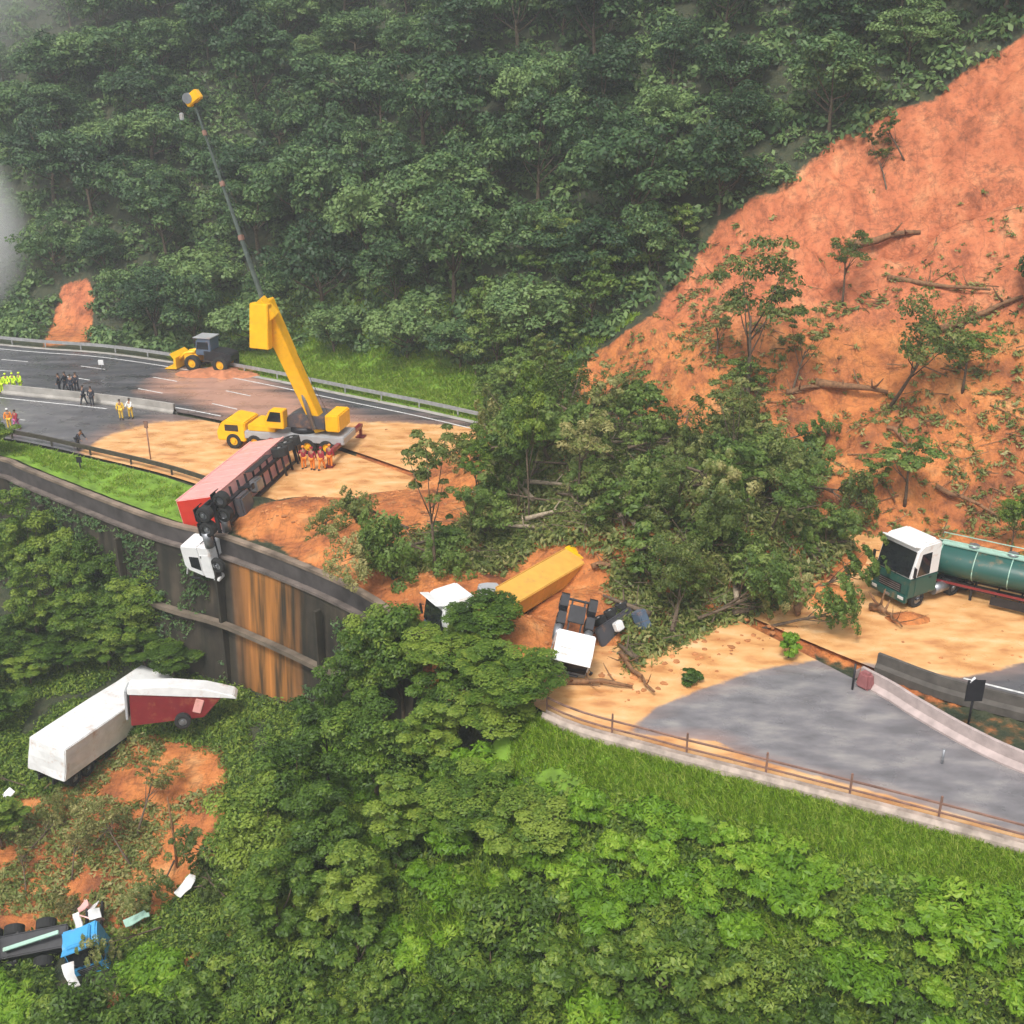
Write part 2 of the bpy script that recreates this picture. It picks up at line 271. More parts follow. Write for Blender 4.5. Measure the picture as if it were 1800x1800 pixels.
# ------------------------------------------------------------------ terrain
def nodes_ground():
    m = bpy.data.materials.new('ground_material'); m.use_nodes = True; t = m.node_tree; b = t.nodes['Principled BSDF']; Lk = t.links.new
    geo = t.nodes.new('ShaderNodeNewGeometry')
    def noise(sc, det=8, rg=.6, vec=None):
        n = t.nodes.new('ShaderNodeTexNoise'); n.inputs['Scale'].default_value = sc; n.inputs['Detail'].default_value = det; n.inputs['Roughness'].default_value = rg; Lk(vec or geo.outputs['Position'], n.inputs['Vector']); return n.outputs[0]
    def attr(n): a = t.nodes.new('ShaderNodeAttribute'); a.attribute_name = n; return a.outputs['Fac']
    def mix(f, a, c):
        x = t.nodes.new('ShaderNodeMix'); x.data_type = 'RGBA'; Lk(f, x.inputs[0]); Lk(a, x.inputs[6]); Lk(c, x.inputs[7]); return x.outputs[2]
    def thr(a, nz, k=.5, wd=.15):
        s = t.nodes.new('ShaderNodeMath'); s.operation = 'MULTIPLY_ADD'; s.inputs[1].default_value = k; Lk(nz, s.inputs[0]); Lk(a, s.inputs[2])
        r = t.nodes.new('ShaderNodeMapRange'); r.interpolation_type = 'SMOOTHSTEP'; r.inputs[1].default_value = .5 + k / 2 - wd; r.inputs[2].default_value = .5 + k / 2 + wd; Lk(s.outputs[0], r.inputs[0]); return r.outputs[0]
    n1 = noise(.35); n2 = noise(1.6); n3 = noise(5, 6)
    mp = t.nodes.new('ShaderNodeMapping'); mp.inputs['Scale'].default_value = (.55, .22, .3); mp.inputs['Rotation'].default_value = (0, 0, R(-28)); Lk(geo.outputs['Position'], mp.inputs['Vector'])
    ns = noise(1, 9, .65, mp.outputs[0])
    fl = ramp(t, [(.35, (.018, .03, .012)), (.6, (.05, .055, .022)), (.75, (.1, .075, .035))]); Lk(n2, fl.inputs[0])
    gr = ramp(t, [(.3, (.1, .2, .015)), (.6, (.17, .3, .02)), (.75, (.28, .33, .06))]); Lk(n2, gr.inputs[0])
    sal = ramp(t, [(.32, (.3, .08, .028)), (.44, (.49, .14, .053)), (.56, (.57, .185, .075)), (.7, (.66, .29, .13))]); Lk(ns, sal.inputs[0])
    org = ramp(t, [(.3, (.16, .05, .018)), (.43, (.42, .13, .035)), (.57, (.58, .2, .05)), (.72, (.66, .32, .12))]); Lk(n1, org.inputs[0])
    spk = ramp(t, [(.36, (.35, .35, .35)), (.5, (1, 1, 1)), (.72, (1.15, 1.1, 1.05))]); Lk(n2, spk.inputs[0])
    mud = mix(attr('salmon'), org.outputs[0], sal.outputs[0])
    mm = t.nodes.new('ShaderNodeMix'); mm.data_type = 'RGBA'; mm.blend_type = 'MULTIPLY'; mm.inputs[0].default_value = .5; 
    def veil(sc, lo, w_):
        n = noise(1, 5, .6, sc); q = t.nodes.new('ShaderNodeMath'); q.operation = 'SUBTRACT'; q.inputs[1].default_value = lo; Lk(n, q.inputs[0]); a_ = t.nodes.new('ShaderNodeMath'); a_.operation = 'ABSOLUTE'; Lk(q.outputs[0], a_.inputs[0]); x_ = t.nodes.new('ShaderNodeMapRange'); x_.inputs[1].default_value = 0; x_.inputs[2].default_value = w_; x_.inputs[3].default_value = .38; x_.inputs[4].default_value = 1; Lk(a_.outputs[0], x_.inputs[0]); return x_.outputs[0]
    m3 = t.nodes.new('ShaderNodeMapping'); m3.inputs['Scale'].default_value = (.5, .13, .25); m3.inputs['Rotation'].default_value = (0, 0, R(-28)); Lk(geo.outputs['Position'], m3.inputs['Vector'])
    m4 = t.nodes.new('ShaderNodeMapping'); m4.inputs['Scale'].default_value = (.1, .3, .3); m4.inputs['Location'].default_value = (9, 4, 0); m4.inputs['Rotation'].default_value = (0, 0, R(20)); Lk(geo.outputs['Position'], m4.inputs['Vector'])
    for vv in (veil(m3.outputs[0], .5, .022), veil(m4.outputs[0], .47, .014)):
        mk_ = t.nodes.new('ShaderNodeMix'); mk_.data_type = 'RGBA'; mk_.blend_type = 'MULTIPLY'; mk_.inputs[0].default_value = .45; Lk(mud, mk_.inputs[6]); Lk(vv, mk_.inputs[7]); mud = mk_.outputs[2]
    Lk(mud, mm.inputs[6]); Lk(spk.outputs[0], mm.inputs[7])
    c = mix(thr(attr('grass'), n3), fl.outputs[0], gr.outputs[0]); c = mix(thr(attr('mud'), n2, .7), c, mm.outputs[2])
    Lk(c, b.inputs['Base Color']); b.inputs['Roughness'].default_value = .75
    bp = t.nodes.new('ShaderNodeBump'); bp.inputs['Strength'].default_value = .8; bp.inputs['Distance'].default_value = .35; Lk(n2, bp.inputs['Height'])
    b2 = t.nodes.new('ShaderNodeBump'); b2.inputs['Strength'].default_value = .6; b2.inputs['Distance'].default_value = .12; Lk(n3, b2.inputs['Height']); Lk(bp.outputs[0], b2.inputs['Normal']); Lk(b2.outputs[0], b.inputs['Normal'])
    return m
gx = np.r_[np.arange(-260, -70, 3.), np.arange(-70, 70, .5), np.arange(70, 261, 3.)]
gy = np.r_[np.arange(-20, 16, 2.), np.arange(16, 125, .45), np.arange(125, 340, 2.5)]
X, Y = np.meshgrid(gx, gy); Z = hz(X, Y)
nx, ny = len(gx), len(gy); V = np.stack([X.ravel(), Y.ravel(), Z.ravel()], 1)
i = (np.arange(ny - 1)[:, None] * nx + np.arange(nx - 1)[None, :]).ravel(); Fq = np.stack([i, i + 1, i + nx + 1, i + nx], 1)
PX, PY = toPX(X, Y, Z); sFg = sdist(X, Y, F_); sWg = -sdist(X, Y, W_)
front = sWg > .25
mud = np.where(front, 0, soft(PX + 45 * fbm(X / 6, Y / 6, 3, 12), PY + 40 * fbm(X / 5, Y / 5, 3, 13), SCARP, 14)); mud = np.maximum(mud, np.where((sFg < 0) & ~front & (X > -12) & (X < 30) & (Y > 44), 1, 0))
mud = np.maximum(mud, np.where(front, np.maximum(soft(PX, PY, RAV, 30) * 1.15, soft(PX, PY, RAV2, 8)), soft(PX, PY, GUL, 8) * (sFg > 0)))
jit = 22 * fbm(X / 2.5, Y / 2.5, 3, 11)
grass = np.where(front, sstep(6, 1.5, sWg) * (X > -1) , sstep(12, 7.5, sFg) * (sFg > 0) * sstep(-36, -26, X))
ditchm = (sdist(X, Y, MN) > 0) & (sdist(X, Y, MF) < 0) & (X > 15); mud = np.where(ditchm, .38, mud)
sal = sstep(620, 520, PY) * (sFg > 0)
ter = npmesh('ground', V, Fq, nodes_ground(), attrs={'mud': mud.ravel(), 'grass': grass.ravel(), 'salmon': sal.ravel()}, smoothf=True); tag(ter, kind='structure')

# ------------------------------------------------------------------ roads
MUDL = [(140, 795), (190, 765), (270, 742), (370, 738), (480, 760), (600, 742), (700, 742), (850, 752), (900, 770), (900, 900), (480, 900), (430, 850), (345, 870), (300, 842), (220, 822)]
MUDT = [(240, 690), (280, 660), (370, 640), (430, 650), (520, 690), (650, 735), (800, 748), (700, 770), (480, 760), (400, 735), (330, 705)]
MUDR = [(900, 1150), (1400, 900), (1900, 900), (1900, 1160), (1800, 1165), (1740, 1180), (1690, 1192), (1620, 1182), (1540, 1168), (1430, 1160), (1330, 1178), (1250, 1205), (1160, 1240), (1100, 1290), (1040, 1282), (960, 1275), (900, 1265)]
MUDK = [(900, 1262), (1200, 1330), (1340, 1368), (1550, 1420), (1820, 1490), (1830, 1470), (1560, 1395), (1340, 1335), (1260, 1300), (1150, 1290), (1080, 1285)]
def roadmat():
    m = bpy.data.materials.new('asphalt_material'); m.use_nodes = True; t = m.node_tree; b = t.nodes['Principled BSDF']; Lk = t.links.new; geo = t.nodes.new('ShaderNodeNewGeometry')
    def noise(sc, det=8, vec=None):
        n = t.nodes.new('ShaderNodeTexNoise'); n.inputs['Scale'].default_value = sc; n.inputs['Detail'].default_value = det; Lk(vec or geo.outputs['Position'], n.inputs['Vector']); return n.outputs[0]
    mp = t.nodes.new('ShaderNodeMapping'); mp.inputs['Rotation'].default_value = (0, 0, R(30)); mp.inputs['Scale'].default_value = (.12, .9, 1); Lk(geo.outputs['Position'], mp.inputs['Vector'])
    nb = noise(.55); mq = t.nodes.new('ShaderNodeMapping'); mq.inputs['Rotation'].default_value = (0, 0, R(25)); mq.inputs['Scale'].default_value = (.5, 1.05, 1); Lk(geo.outputs['Position'], mq.inputs['Vector']); nq = noise(1.1, 10, mq.outputs[0]); nk = noise(1.6, 10); ns = noise(1, 8, mp.outputs[0]); nf = noise(7)
    at = t.nodes.new('ShaderNodeAttribute'); at.attribute_name = 'mud'; at2 = t.nodes.new('ShaderNodeAttribute'); at2.attribute_name = 'film'; wt = t.nodes.new('ShaderNodeAttribute'); wt.attribute_name = 'sky_sheen'
    a1 = ramp(t, [(.3, (.04, .041, .046)), (.55, (.075, .075, .082)), (.75, (.13, .125, .13))]); Lk(ns, a1.inputs[0])
    a2 = ramp(t, [(.3, (.13, .125, .13)), (.5, (.19, .18, .188)), (.72, (.3, .28, .265))]); Lk(nq, a2.inputs[0])  # paler greys: the sky's sheen on wet asphalt, painted into the base colour
    mx0 = t.nodes.new('ShaderNodeMix'); mx0.data_type = 'RGBA'; Lk(wt.outputs['Fac'], mx0.inputs[0]); Lk(a1.outputs[0], mx0.inputs[6]); Lk(a2.outputs[0], mx0.inputs[7])
    md = ramp(t, [(.33, (.5, .22, .08)), (.46, (.66, .34, .13)), (.58, (.74, .42, .18)), (.7, (.78, .5, .26))]); Lk(nq, md.inputs[0])
    fm = t.nodes.new('ShaderNodeMath'); fm.operation = 'MULTIPLY'; Lk(at2.outputs['Fac'], fm.inputs[0]); Lk(ns, fm.inputs[1]); f2 = t.nodes.new('ShaderNodeMapRange'); f2.inputs[1].default_value = .12; f2.inputs[2].default_value = .5; f2.inputs[4].default_value = .85; Lk(fm.outputs[0], f2.inputs[0])
    mx1 = t.nodes.new('ShaderNodeMix'); mx1.data_type = 'RGBA'; mx1.inputs[7].default_value = (.5, .27, .19, 1); Lk(f2.outputs[0], mx1.inputs[0]); Lk(mx0.outputs[2], mx1.inputs[6])
    s = t.nodes.new('ShaderNodeMath'); s.operation = 'MULTIPLY_ADD'; s.inputs[1].default_value = .5; Lk(nk, s.inputs[0]); Lk(at.outputs['Fac'], s.inputs[2])
    r = t.nodes.new('ShaderNodeMapRange'); r.interpolation_type = 'SMOOTHSTEP'; r.inputs[1].default_value = .6; r.inputs[2].default_value = .9; Lk(s.outputs[0], r.inputs[0])
    mx2 = t.nodes.new('ShaderNodeMix'); mx2.data_type = 'RGBA'; Lk(r.outputs[0], mx2.inputs[0]); Lk(mx1.outputs[2], mx2.inputs[6]); Lk(md.outputs[0], mx2.inputs[7]); Lk(mx2.outputs[2], b.inputs['Base Color'])
    rr = t.nodes.new('ShaderNodeMapRange'); rr.inputs[1].default_value = .35; rr.inputs[2].default_value = .65; rr.inputs[3].default_value = .16; rr.inputs[4].default_value = .6; Lk(nb, rr.inputs[0]); Lk(rr.outputs[0], b.inputs['Roughness'])
    bp = t.nodes.new('ShaderNodeBump'); bp.inputs['Strength'].default_value = .25; bp.inputs['Distance'].default_value = .05; Lk(nf, bp.inputs['Height']); Lk(bp.outputs[0], b.inputs['Normal'])
    return m
M_road = roadmat()
def masks(P):
    px, py = toPX(P[:, 0], P[:, 1], P[:, 2])
    m = np.maximum(soft(px, py, MUDL, 9), np.maximum(soft(px, py, MUDR, 12), soft(px, py, MUDK, 5) * .62))
    return {'mud': m, 'film': np.maximum(soft(px, py, MUDT, 22), np.maximum(soft(px, py, MUDL, 40), np.maximum(soft(px, py, MUDR, 70), soft(px, py, MUDK, 50)) * .8)), 'sky_sheen': sstep(1000, 1100, py) * (1 - .7 * sstep(1500, 1620, px) * sstep(1250, 1200, py - .4 * (px - 1500))) + .42 * sstep(300, 60, px) * sstep(690, 720, py)}  # last mask: where the reflected sky is painted as paler grey
def sheet(name, A, B, z, material, step=.5, na=40, kind='structure', zf=None):
    A = resample(A, step); B = resample(B, step); n = min(len(A), len(B)) ; q = np.linspace(0, 1, 420)
    ia = np.stack([np.interp(q, np.linspace(0, 1, len(A)), A[:, k]) for k in (0, 1)], 1); ib = np.stack([np.interp(q, np.linspace(0, 1, len(B)), B[:, k]) for k in (0, 1)], 1)
    u = np.linspace(0, 1, na)[None, :, None]; P = (ia[:, None] * (1 - u) + ib[:, None] * u).reshape(-1, 2); P = np.c_[P, np.full(len(P), z)]
    if zf: P[:, 2] = zf(P)
    i = (np.arange(419)[:, None] * na + np.arange(na - 1)[None, :]).ravel()
    o = npmesh(name, P, np.stack([i, i + na, i + na + 1, i + 1], 1), material, attrs=masks(P)); return tag(o, kind=kind)
sheet('near_road', N_, MN, 0, M_road); sheet('far_road', MF, F_, 0, M_road)
def verge_z(P): return -.03 + .06 * fbm(P[:, 0], P[:, 1], 3, 5)
M_verge = mat('verge_grass', (.14, .25, .02), .9, 0, .4, .9, .4)
vx = lambda p: resample(p, .5)[resample(p, .5)[:, 0] < -20.2]
sheet('grass_verge', vx(offset(W_, .3)), vx(offset(N_, -.35)), -.02, M_verge, zf=verge_z)
M_line = mat('road_paint', (.62, .62, .6), .6, 0, .25, 4)
def strip(name, pl, wd, z, m, x0=-1e9, x1=1e9, dash=None, kind='structure'):
    P = resample(pl, .5); P = P[(P[:, 0] > x0) & (P[:, 0] < x1)]; a = offset(P, wd / 2); b = offset(P, -wd / 2); n = len(P); V = np.r_[np.c_[a, np.full(n, z)], np.c_[b, np.full(n, z)]]
    i = np.arange(n - 1)
    if dash: i = i[(i % dash[1]) < dash[0]]
    o = npmesh(name, V, np.stack([i, i + n, i + n + 1, i + 1], 1), m)
    return tag(o, kind=kind)
strip('road_markings', offset(F_, -1.0), .16, .004, M_line, -110, -2); strip('road_markings', offset(F_, -4.4), .15, .004, M_line, -110, -10, (6, 18)); strip('road_markings', offset(MF, .9), .16, .004, M_line, -110, -24)
strip('road_markings', offset(F_, -7.8), .15, .004, M_line, -110, -18, (6, 18)); strip('road_markings', offset(MN, -.9), .16, .004, M_line, -110, -34); strip('road_markings', offset(MF, 2.0), .16, .004, M_line, 21.6, 60); strip('road_markings', offset(N_, 4.2), .14, .004, M_line, -110, -40, (6, 18))
gb_V, gb_F = (None, None)
strip('gutter', offset(F_, .35), .6, .02, M_conc, -120, 4)

def sweep(prof, pl, z=0., closed=True):
    """profile [(offset towards the camera side, z)] swept along a line that runs left to right"""
    n = len(pl); t = np.gradient(pl, axis=0); t /= np.linalg.norm(t, axis=1)[:, None]; nr = np.stack([t[:, 1], -t[:, 0]], 1); k = len(prof); V = []
    for o, zz in prof: V.append(np.c_[pl + nr * o, np.full(n, zz + z)])
    V = np.concatenate(V); fs = []
    for j in range(k if closed else k - 1):
        a = j * n; b = ((j + 1) % k) * n; i = np.arange(n - 1); fs.append(np.stack([a + i, a + i + 1, b + i + 1, b + i], 1))
    return V, np.concatenate(fs)
def sweep_obj(name, prof, pl, m, parent=None, z=0.):
    V, Fc = sweep(prof, pl, z); return npmesh(name, V, Fc, m, parent)
def cut(pl, x0, x1): P = resample(pl, .5); return P[(P[:, 0] >= x0) & (P[:, 0] <= x1)]
tag(npmesh('grass_bank', *sweep([(.2, -.1), (.9, -.28), (1.8, -.7), (2.8, -1.3), (3.4, -2.4)], resample(N_, .5)[resample(N_, .5)[:, 0] > .8], closed=False), M_verge), kind='structure')
# retaining wall
def wallmat():
    m = mat('stained_wall', (.04, .033, .024), .9, 0, .5, .7, .6); t = m.node_tree; Lk = t.links.new; b = t.nodes['Principled BSDF']; src = b.inputs['Base Color'].links[0].from_socket
    geo = t.nodes.new('ShaderNodeNewGeometry'); mp = t.nodes.new('ShaderNodeMapping'); mp.inputs['Scale'].default_value = (1.6, 1.6, .07); Lk(geo.outputs['Position'], mp.inputs['Vector'])
    n = t.nodes.new('ShaderNodeTexNoise'); n.inputs['Scale'].default_value = 1; n.inputs['Detail'].default_value = 7; Lk(mp.outputs[0], n.inputs['Vector'])
    sx = t.nodes.new('ShaderNodeSeparateXYZ'); Lk(geo.outputs['Position'], sx.inputs[0])
    band = t.nodes.new('ShaderNodeMapRange'); band.inputs[1].default_value = -17.8; band.inputs[2].default_value = -16.2; Lk(sx.outputs[0], band.inputs[0])
    b2 = t.nodes.new('ShaderNodeMapRange'); b2.inputs[1].default_value = -12.2; b2.inputs[2].default_value = -14.2; Lk(sx.outputs[0], b2.inputs[0])
    a = t.nodes.new('ShaderNodeMath'); a.operation = 'MULTIPLY'; Lk(band.outputs[0], a.inputs[0]); Lk(b2.outputs[0], a.inputs[1])
    c = t.nodes.new('ShaderNodeMapRange'); c.inputs[1].default_value = .28; c.inputs[2].default_value = .48; Lk(n.outputs[0], c.inputs[0])
    d = t.nodes.new('ShaderNodeMath'); d.operation = 'MULTIPLY'; Lk(a.outputs[0], d.inputs[0]); Lk(c.outputs[0], d.inputs[1])
    mx = t.nodes.new('ShaderNodeMix'); mx.data_type = 'RGBA'; mx.inputs[7].default_value = (.36, .15, .035, 1); Lk(d.outputs[0], mx.inputs[0]); Lk(src, mx.inputs[6])
    st = ramp(t, [(.35, (.35, .4, .3)), (.6, (1.3, 1.2, 1.1)), (.75, (2.2, 2, 1.8))]); Lk(n.outputs[0], st.inputs[0]); m2 = t.nodes.new('ShaderNodeMix'); m2.data_type = 'RGBA'; m2.blend_type = 'MULTIPLY'; m2.inputs[0].default_value = .8; Lk(mx.outputs[2], m2.inputs[6]); Lk(st.outputs[0], m2.inputs[7]); Lk(m2.outputs[2], b.inputs['Base Color'])
    return m
M_wall = wallmat(); wp = cut(W_, -85, -4.5)
rw = empty('retaining_wall', (-20, 64, -11), label='tall dark stained retaining wall with a pale cap and orange mud streak below the road', cat='wall')
def wparent(o): o.parent = rw; o.matrix_parent_inverse = Matrix.Translation((20, -64, 11)); return o
wparent(sweep_obj('cap', [(0, .08), (.42, .08), (.42, -.12), (0, -.12)], wp, mat('muddy_cap', (.2, .15, .11), .85, 0, .55, .8, .3))); wparent(sweep_obj('parapet', [(.05, -.12), (.36, -.12), (.36, -1.15), (.05, -1.15)], wp, mat('dark_parapet', (.06, .052, .05), .8, 0, .4, 1)))
wparent(sweep_obj('ledge', [(.05, -1.15), (.75, -1.15), (.75, -1.32), (.05, -1.32)], wp, mat('stained_ledge', (.13, .105, .09), .85, 0, .55, .9, .3))); wparent(sweep_obj('face', [(.05, -1.32), (.6, -1.32), (1.4, -15), (.05, -15)], wp, M_wall))
wparent(sweep_obj('lower_beam', [(1.0, -5.6), (1.45, -5.6), (1.45, -5.9), (1.0, -5.9)], cut(W_, -24, -6), mat('beam_concrete', (.14, .11, .08), .85, 0, .4, 1)))
wq = resample(wp, 4.5)
for k in range(8, len(wq) - 1, 2):
    p = wq[k]; t_ = wq[k + 1] - wq[k]; t_ /= np.linalg.norm(t_); ang = math.atan2(t_[1], t_[0])
    wparent(MB().box((p[0] + t_[1] * 1.2, p[1] - t_[0] * 1.1, -8.4), (.22, .45, 13), Matrix.Rotation(ang, 3, 'Z')).build('rib', M_wall))
wc = RNG.integers(0, len(wq) - 1, 9000); wt_ = RNG.uniform(0, 1, 9000); wpos = wq[wc] * (1 - wt_[:, None]) + wq[wc + 1] * wt_[:, None]; wz = RNG.uniform(-12.5, -1.5, 9000); wk = (vnoise(wpos[:, 0] / 2.2, wz / 3.2, 31) > .46 + .16 * sstep(-24, -17, wpos[:, 0])) & ((wpos[:, 0] < -18) | (wpos[:, 0] > -12)); wn = wq[wc + 1] - wq[wc]; wn /= np.linalg.norm(wn, axis=1)[:, None]; wo_ = .7 + (-wz - 1.7) / 13 * .65
WCP = np.c_[wpos[:, 0] + wn[:, 1] * wo_, wpos[:, 1] - wn[:, 0] * wo_, wz][wk]
# guard rails
def guardrail(pl, x0, x1, label, post=2.5, h=.95, rails=((.9, .2), (.5, .12)), m=M_rail, pm=None, th=.08, group=None, posth=None, pw=.12):
    P = cut(pl, x0, x1); c = P[len(P) // 2]; e = empty('guard_rail', (c[0], c[1], 0), label=label, cat='guardrail', group=group)
    V0 = P - c
    for zt, hh in rails: sweep_obj('rail', [(-th / 2, zt), (th / 2, zt), (th / 2, zt - hh), (-th / 2, zt - hh)], V0, m, e)
    for p in resample(V0, post): MB().box((p[0], p[1], (posth or h) / 2 - .1), (pw, pw, (posth or h) + .2), None, .01).build('post', pm or m, e)
    return e
guardrail(N_, 1.4, 50, 'thin rusty two-rail guardrail along the near edge of the grey road', 3.4, .9, ((.88, .07), (.46, .06)), posth=1.2, pw=.08)
guardrail(offset(N_, .2), -80, -20.8, 'low dark guardrail between the road and the bright grass verge at left', 4, .7, ((.72, .32),), mat('dark_rail', (.07, .06, .045), .6, .2, .3), th=.12)
guardrail(offset(F_, .9), -75, 2, 'pale guardrail along the far edge of the far carriageway below the forest', 4, .75, ((.75, .3),), mat('pale_rail', (.36, .36, .36), .5, .3, .2), th=.1)
def barrier(pl, x0, x1, label, m, h=.82, w=.5, name='concrete_barrier'):
    P = cut(pl, x0, x1); c = P[0].copy(); o = sweep_obj(name, [(-w / 2, -.3), (-w / 2, .1), (-.12, .3), (-.09, h), (.09, h), (.12, .3), (w / 2, .1), (w / 2, -.3)], P - c, m); o.location = (c[0], c[1], 0); return tag(o, label, 'barrier')
mid = (MF[:len(MF)] + 0)
barrier(offset(MF, -.35), -110, -28, 'long grey concrete barrier between the two carriageways at left', M_conc)
barrier(offset(MN, .1), 16.5, 50, 'curving pinkish concrete barrier beside the grey near carriageway at right', M_pinkc, .8, .75)
barrier(offset(MF, .2), 17.9, 70, 'dark straight concrete barrier on the far side of the median ditch', mat('dark_concrete', (.09, .08, .07), .85, 0, .3, 2), .8, .5)
# near-side kerb strip under the right rail
barrier(offset(N_, -.25), 1.2, 50, 'pale concrete kerb beam running under the rusty near guardrail', mat('kerb_concrete', (.42, .34, .29), .85, 0, .35, 2), .1, .42, 'kerb')

# fast lookup of the finished ground
def gz(x, y):
    x = np.asarray(x, float); y = np.asarray(y, float)
    i = np.clip(np.searchsorted(gx, x) - 1, 0, nx - 2); j = np.clip(np.searchsorted(gy, y) - 1, 0, ny - 2)
    u = np.clip((x - gx[i]) / (gx[i + 1] - gx[i]), 0, 1); v = np.clip((y - gy[j]) / (gy[j + 1] - gy[j]), 0, 1)
    return (Z[j, i] * (1 - u) + Z[j, i + 1] * u) * (1 - v) + (Z[j + 1, i] * (1 - u) + Z[j + 1, i + 1] * u) * v
def P2T(px, py, tmax=330):
    d = ray(px, py); t = np.arange(18, tmax, .3); x = d.x * t; y = d.y * t; z = CAMH + d.z * t
    hit = np.nonzero(z < np.maximum(gz(x, y), np.where((sdist(x, y, F_) < 0) & (sdist(x, y, W_) > 0), 0, -99)))[0]
    i = hit[0] if len(hit) else len(t) - 1
    return Vector((x[i], y[i], max(float(gz(x[i], y[i])), float(z[i]))))

# ------------------------------------------------------------------ vegetation
def leaf_quads(C, Nn, size, asp=1.6, rng=RNG, fold=0.):
    """one pointed leaf (a diamond quad) per centre, roughly facing its normal"""
    n = len(C); size = np.broadcast_to(size, (n,)); Nn = Nn / np.maximum(np.linalg.norm(Nn, axis=1), 1e-6)[:, None]
    r = rng.normal(size=(n, 3)); u = np.cross(Nn, r); u /= np.maximum(np.linalg.norm(u, axis=1), 1e-6)[:, None]; v = np.cross(Nn, u)
    a = u * (size * asp / 2)[:, None]; b = v * (size / 2)[:, None]; dn = Nn * (size * fold)[:, None]
    V = np.stack([C - a - dn, C + b + a * .15, C + a - dn, C - b + a * .15], 1).reshape(-1, 3)
    return V, np.arange(4 * n).reshape(n, 4)
def crown_arrays(rng, rad, ht, nclump, per, leaf, z0=0., flat=.55, gaps=.12, asp=1.5, jag=.25, clr=.3):
    cc = []; 
    for k in range(nclump):
        th = rng.uniform(0, 2 * math.pi); q = rng.uniform(0, 1) ** .6; zz = rng.uniform(-.35, 1)
        rr = math.sqrt(max(0, 1 - max(zz, 0) ** 2)) * (1 if zz > 0 else 1 + zz * .5) * (.45 + .55 * q)
        j = 1 + rng.uniform(-jag, jag); cc.append((math.cos(th) * rr * rad * j, math.sin(th) * rr * rad * j, z0 + ht * (.5 + .5 * zz) * j))
    cc = np.array(cc); VV = []; FF = []; TT = []; off = 0
    for c in cc:
        m = int(per * rng.uniform(.6, 1.3)); d = rng.normal(size=(m, 3)); d[:, 2] = np.abs(d[:, 2]) * 1.1 - .35; d /= np.linalg.norm(d, axis=1)[:, None]
        cr = rad * clr * rng.uniform(.65, 1.25); rr = cr * rng.uniform(.6, 1.08, m)[:, None]; P = c + d * rr * np.array([1, 1, flat])
        N = d * np.array([1, 1, 1.3]) + rng.normal(size=(m, 3)) * .45 + np.array([0, 0, .5])
        v, f = leaf_quads(P, N, leaf * rng.uniform(.7, 1.35, m), asp, rng); VV.append(v); FF.append(f + off); off += len(v)
        TT.append(np.clip(rng.uniform(.2, .75) + rng.normal(size=m) * .14, 0, 1))
    return np.concatenate(VV), np.concatenate(FF), np.concatenate(TT), cc
def trunk_mb(rng, h, r, cc=None, lean=.06, nl=6):
    b = MB(); a = rng.uniform(0, 6.28); pts = [Vector((math.cos(a) * lean * h * t * t, math.sin(a) * lean * h * t * t, h * t)) for t in (0, .3, .65, 1)]
    b.tube(pts, [r * 1.25, r, r * .8, r * .5], 8)
    if cc is not None:
        for c in cc[rng.permutation(len(cc))[:nl]]:
            t = rng.uniform(.55, .95); s = Vector((math.cos(a) * lean * h * t * t, math.sin(a) * lean * h * t * t, h * t)); e = Vector(c); m = s.lerp(e, .5) + Vector((0, 0, -.08 * (e - s).length))
            b.tube([s, m, e], [r * .45, r * .3, r * .12], 5)
    return b
protos = {}
def mesh_of(o):
    me = o.data; bpy.data.objects.remove(o); return me
def make_tree_proto(key, seed, rad, crown_h, trunk_h, nclump, per, leaf, lm, bark=BARK, **kw):
    rng = np.random.default_rng(seed); V, Fc, T, cc = crown_arrays(rng, rad, crown_h, nclump, per, leaf, trunk_h * .72, **kw)
    cm = npmesh('crown', V, Fc, lm, tint=T, link=False); tm = mesh_of(trunk_mb(rng, trunk_h * .95, max(.1, rad * .055), cc).build('trunk', bark)); protos.setdefault(key, []).append((cm, tm))
def plant(key, p, s, rz, label, cat, group, name='tree', tilt=None, idx=None, szz=None, crown='crown', trunk='trunk'):
    cm, tm = protos[key][idx if idx is not None else random.randrange(len(protos[key]))]
    e = empty(name, p, None, label, cat, group); e.rotation_euler = (tilt[0], tilt[1], rz) if tilt else (0, 0, rz); e.scale = (s, s, szz or s)
    for nm, me in ((crown, cm), (trunk, tm)):
        if me: o = bpy.data.objects.new(nm, me); COL.objects.link(o); o.parent = e
    return e
for k in range(6): make_tree_proto('forest', 100 + k, [3.9, 3.3, 4.4, 3.0, 3.6, 4.1][k], [5, 5.5, 4.4, 5, 4, 5.5][k], [3.6, 4.2, 3.6, 3.2, 3.2, 4.2][k], [46, 40, 56, 34, 42, 50][k], 150, .23, L_forest, flat=.75, clr=[.3, .33, .25, .36, .3, .27][k])
for k in range(5): make_tree_proto('scrub', 200 + k, [1.7, 1.3, 2.0, 1.5, 1.1][k], [2.6, 2.6, 2.8, 2, 2.2][k], [1.6, 1.4, 1.8, 1.3, 1.6][k], 26, 90, .16, L_scrub)
for k in range(5): make_tree_proto('near', 300 + k, [2.7, 2.2, 3.1, 2.4, 2.0][k], [6.5, 6, 6, 5, 6.5][k], [6, 6, 5.5, 5, 6.5][k], [64, 52, 74, 54, 46][k], 220, .125, L_front, clr=.27, asp=2., flat=.85)
for k in range(5): make_tree_proto('bush', 400 + k, [1.5, 1.2, 1.8, 1.0, 1.4][k], [1.9, 1.7, 1.8, 1.6, 1.3][k], [.9, .8, .9, .8, .7][k], 28, 150, .1, L_front, clr=.34, asp=2.3)
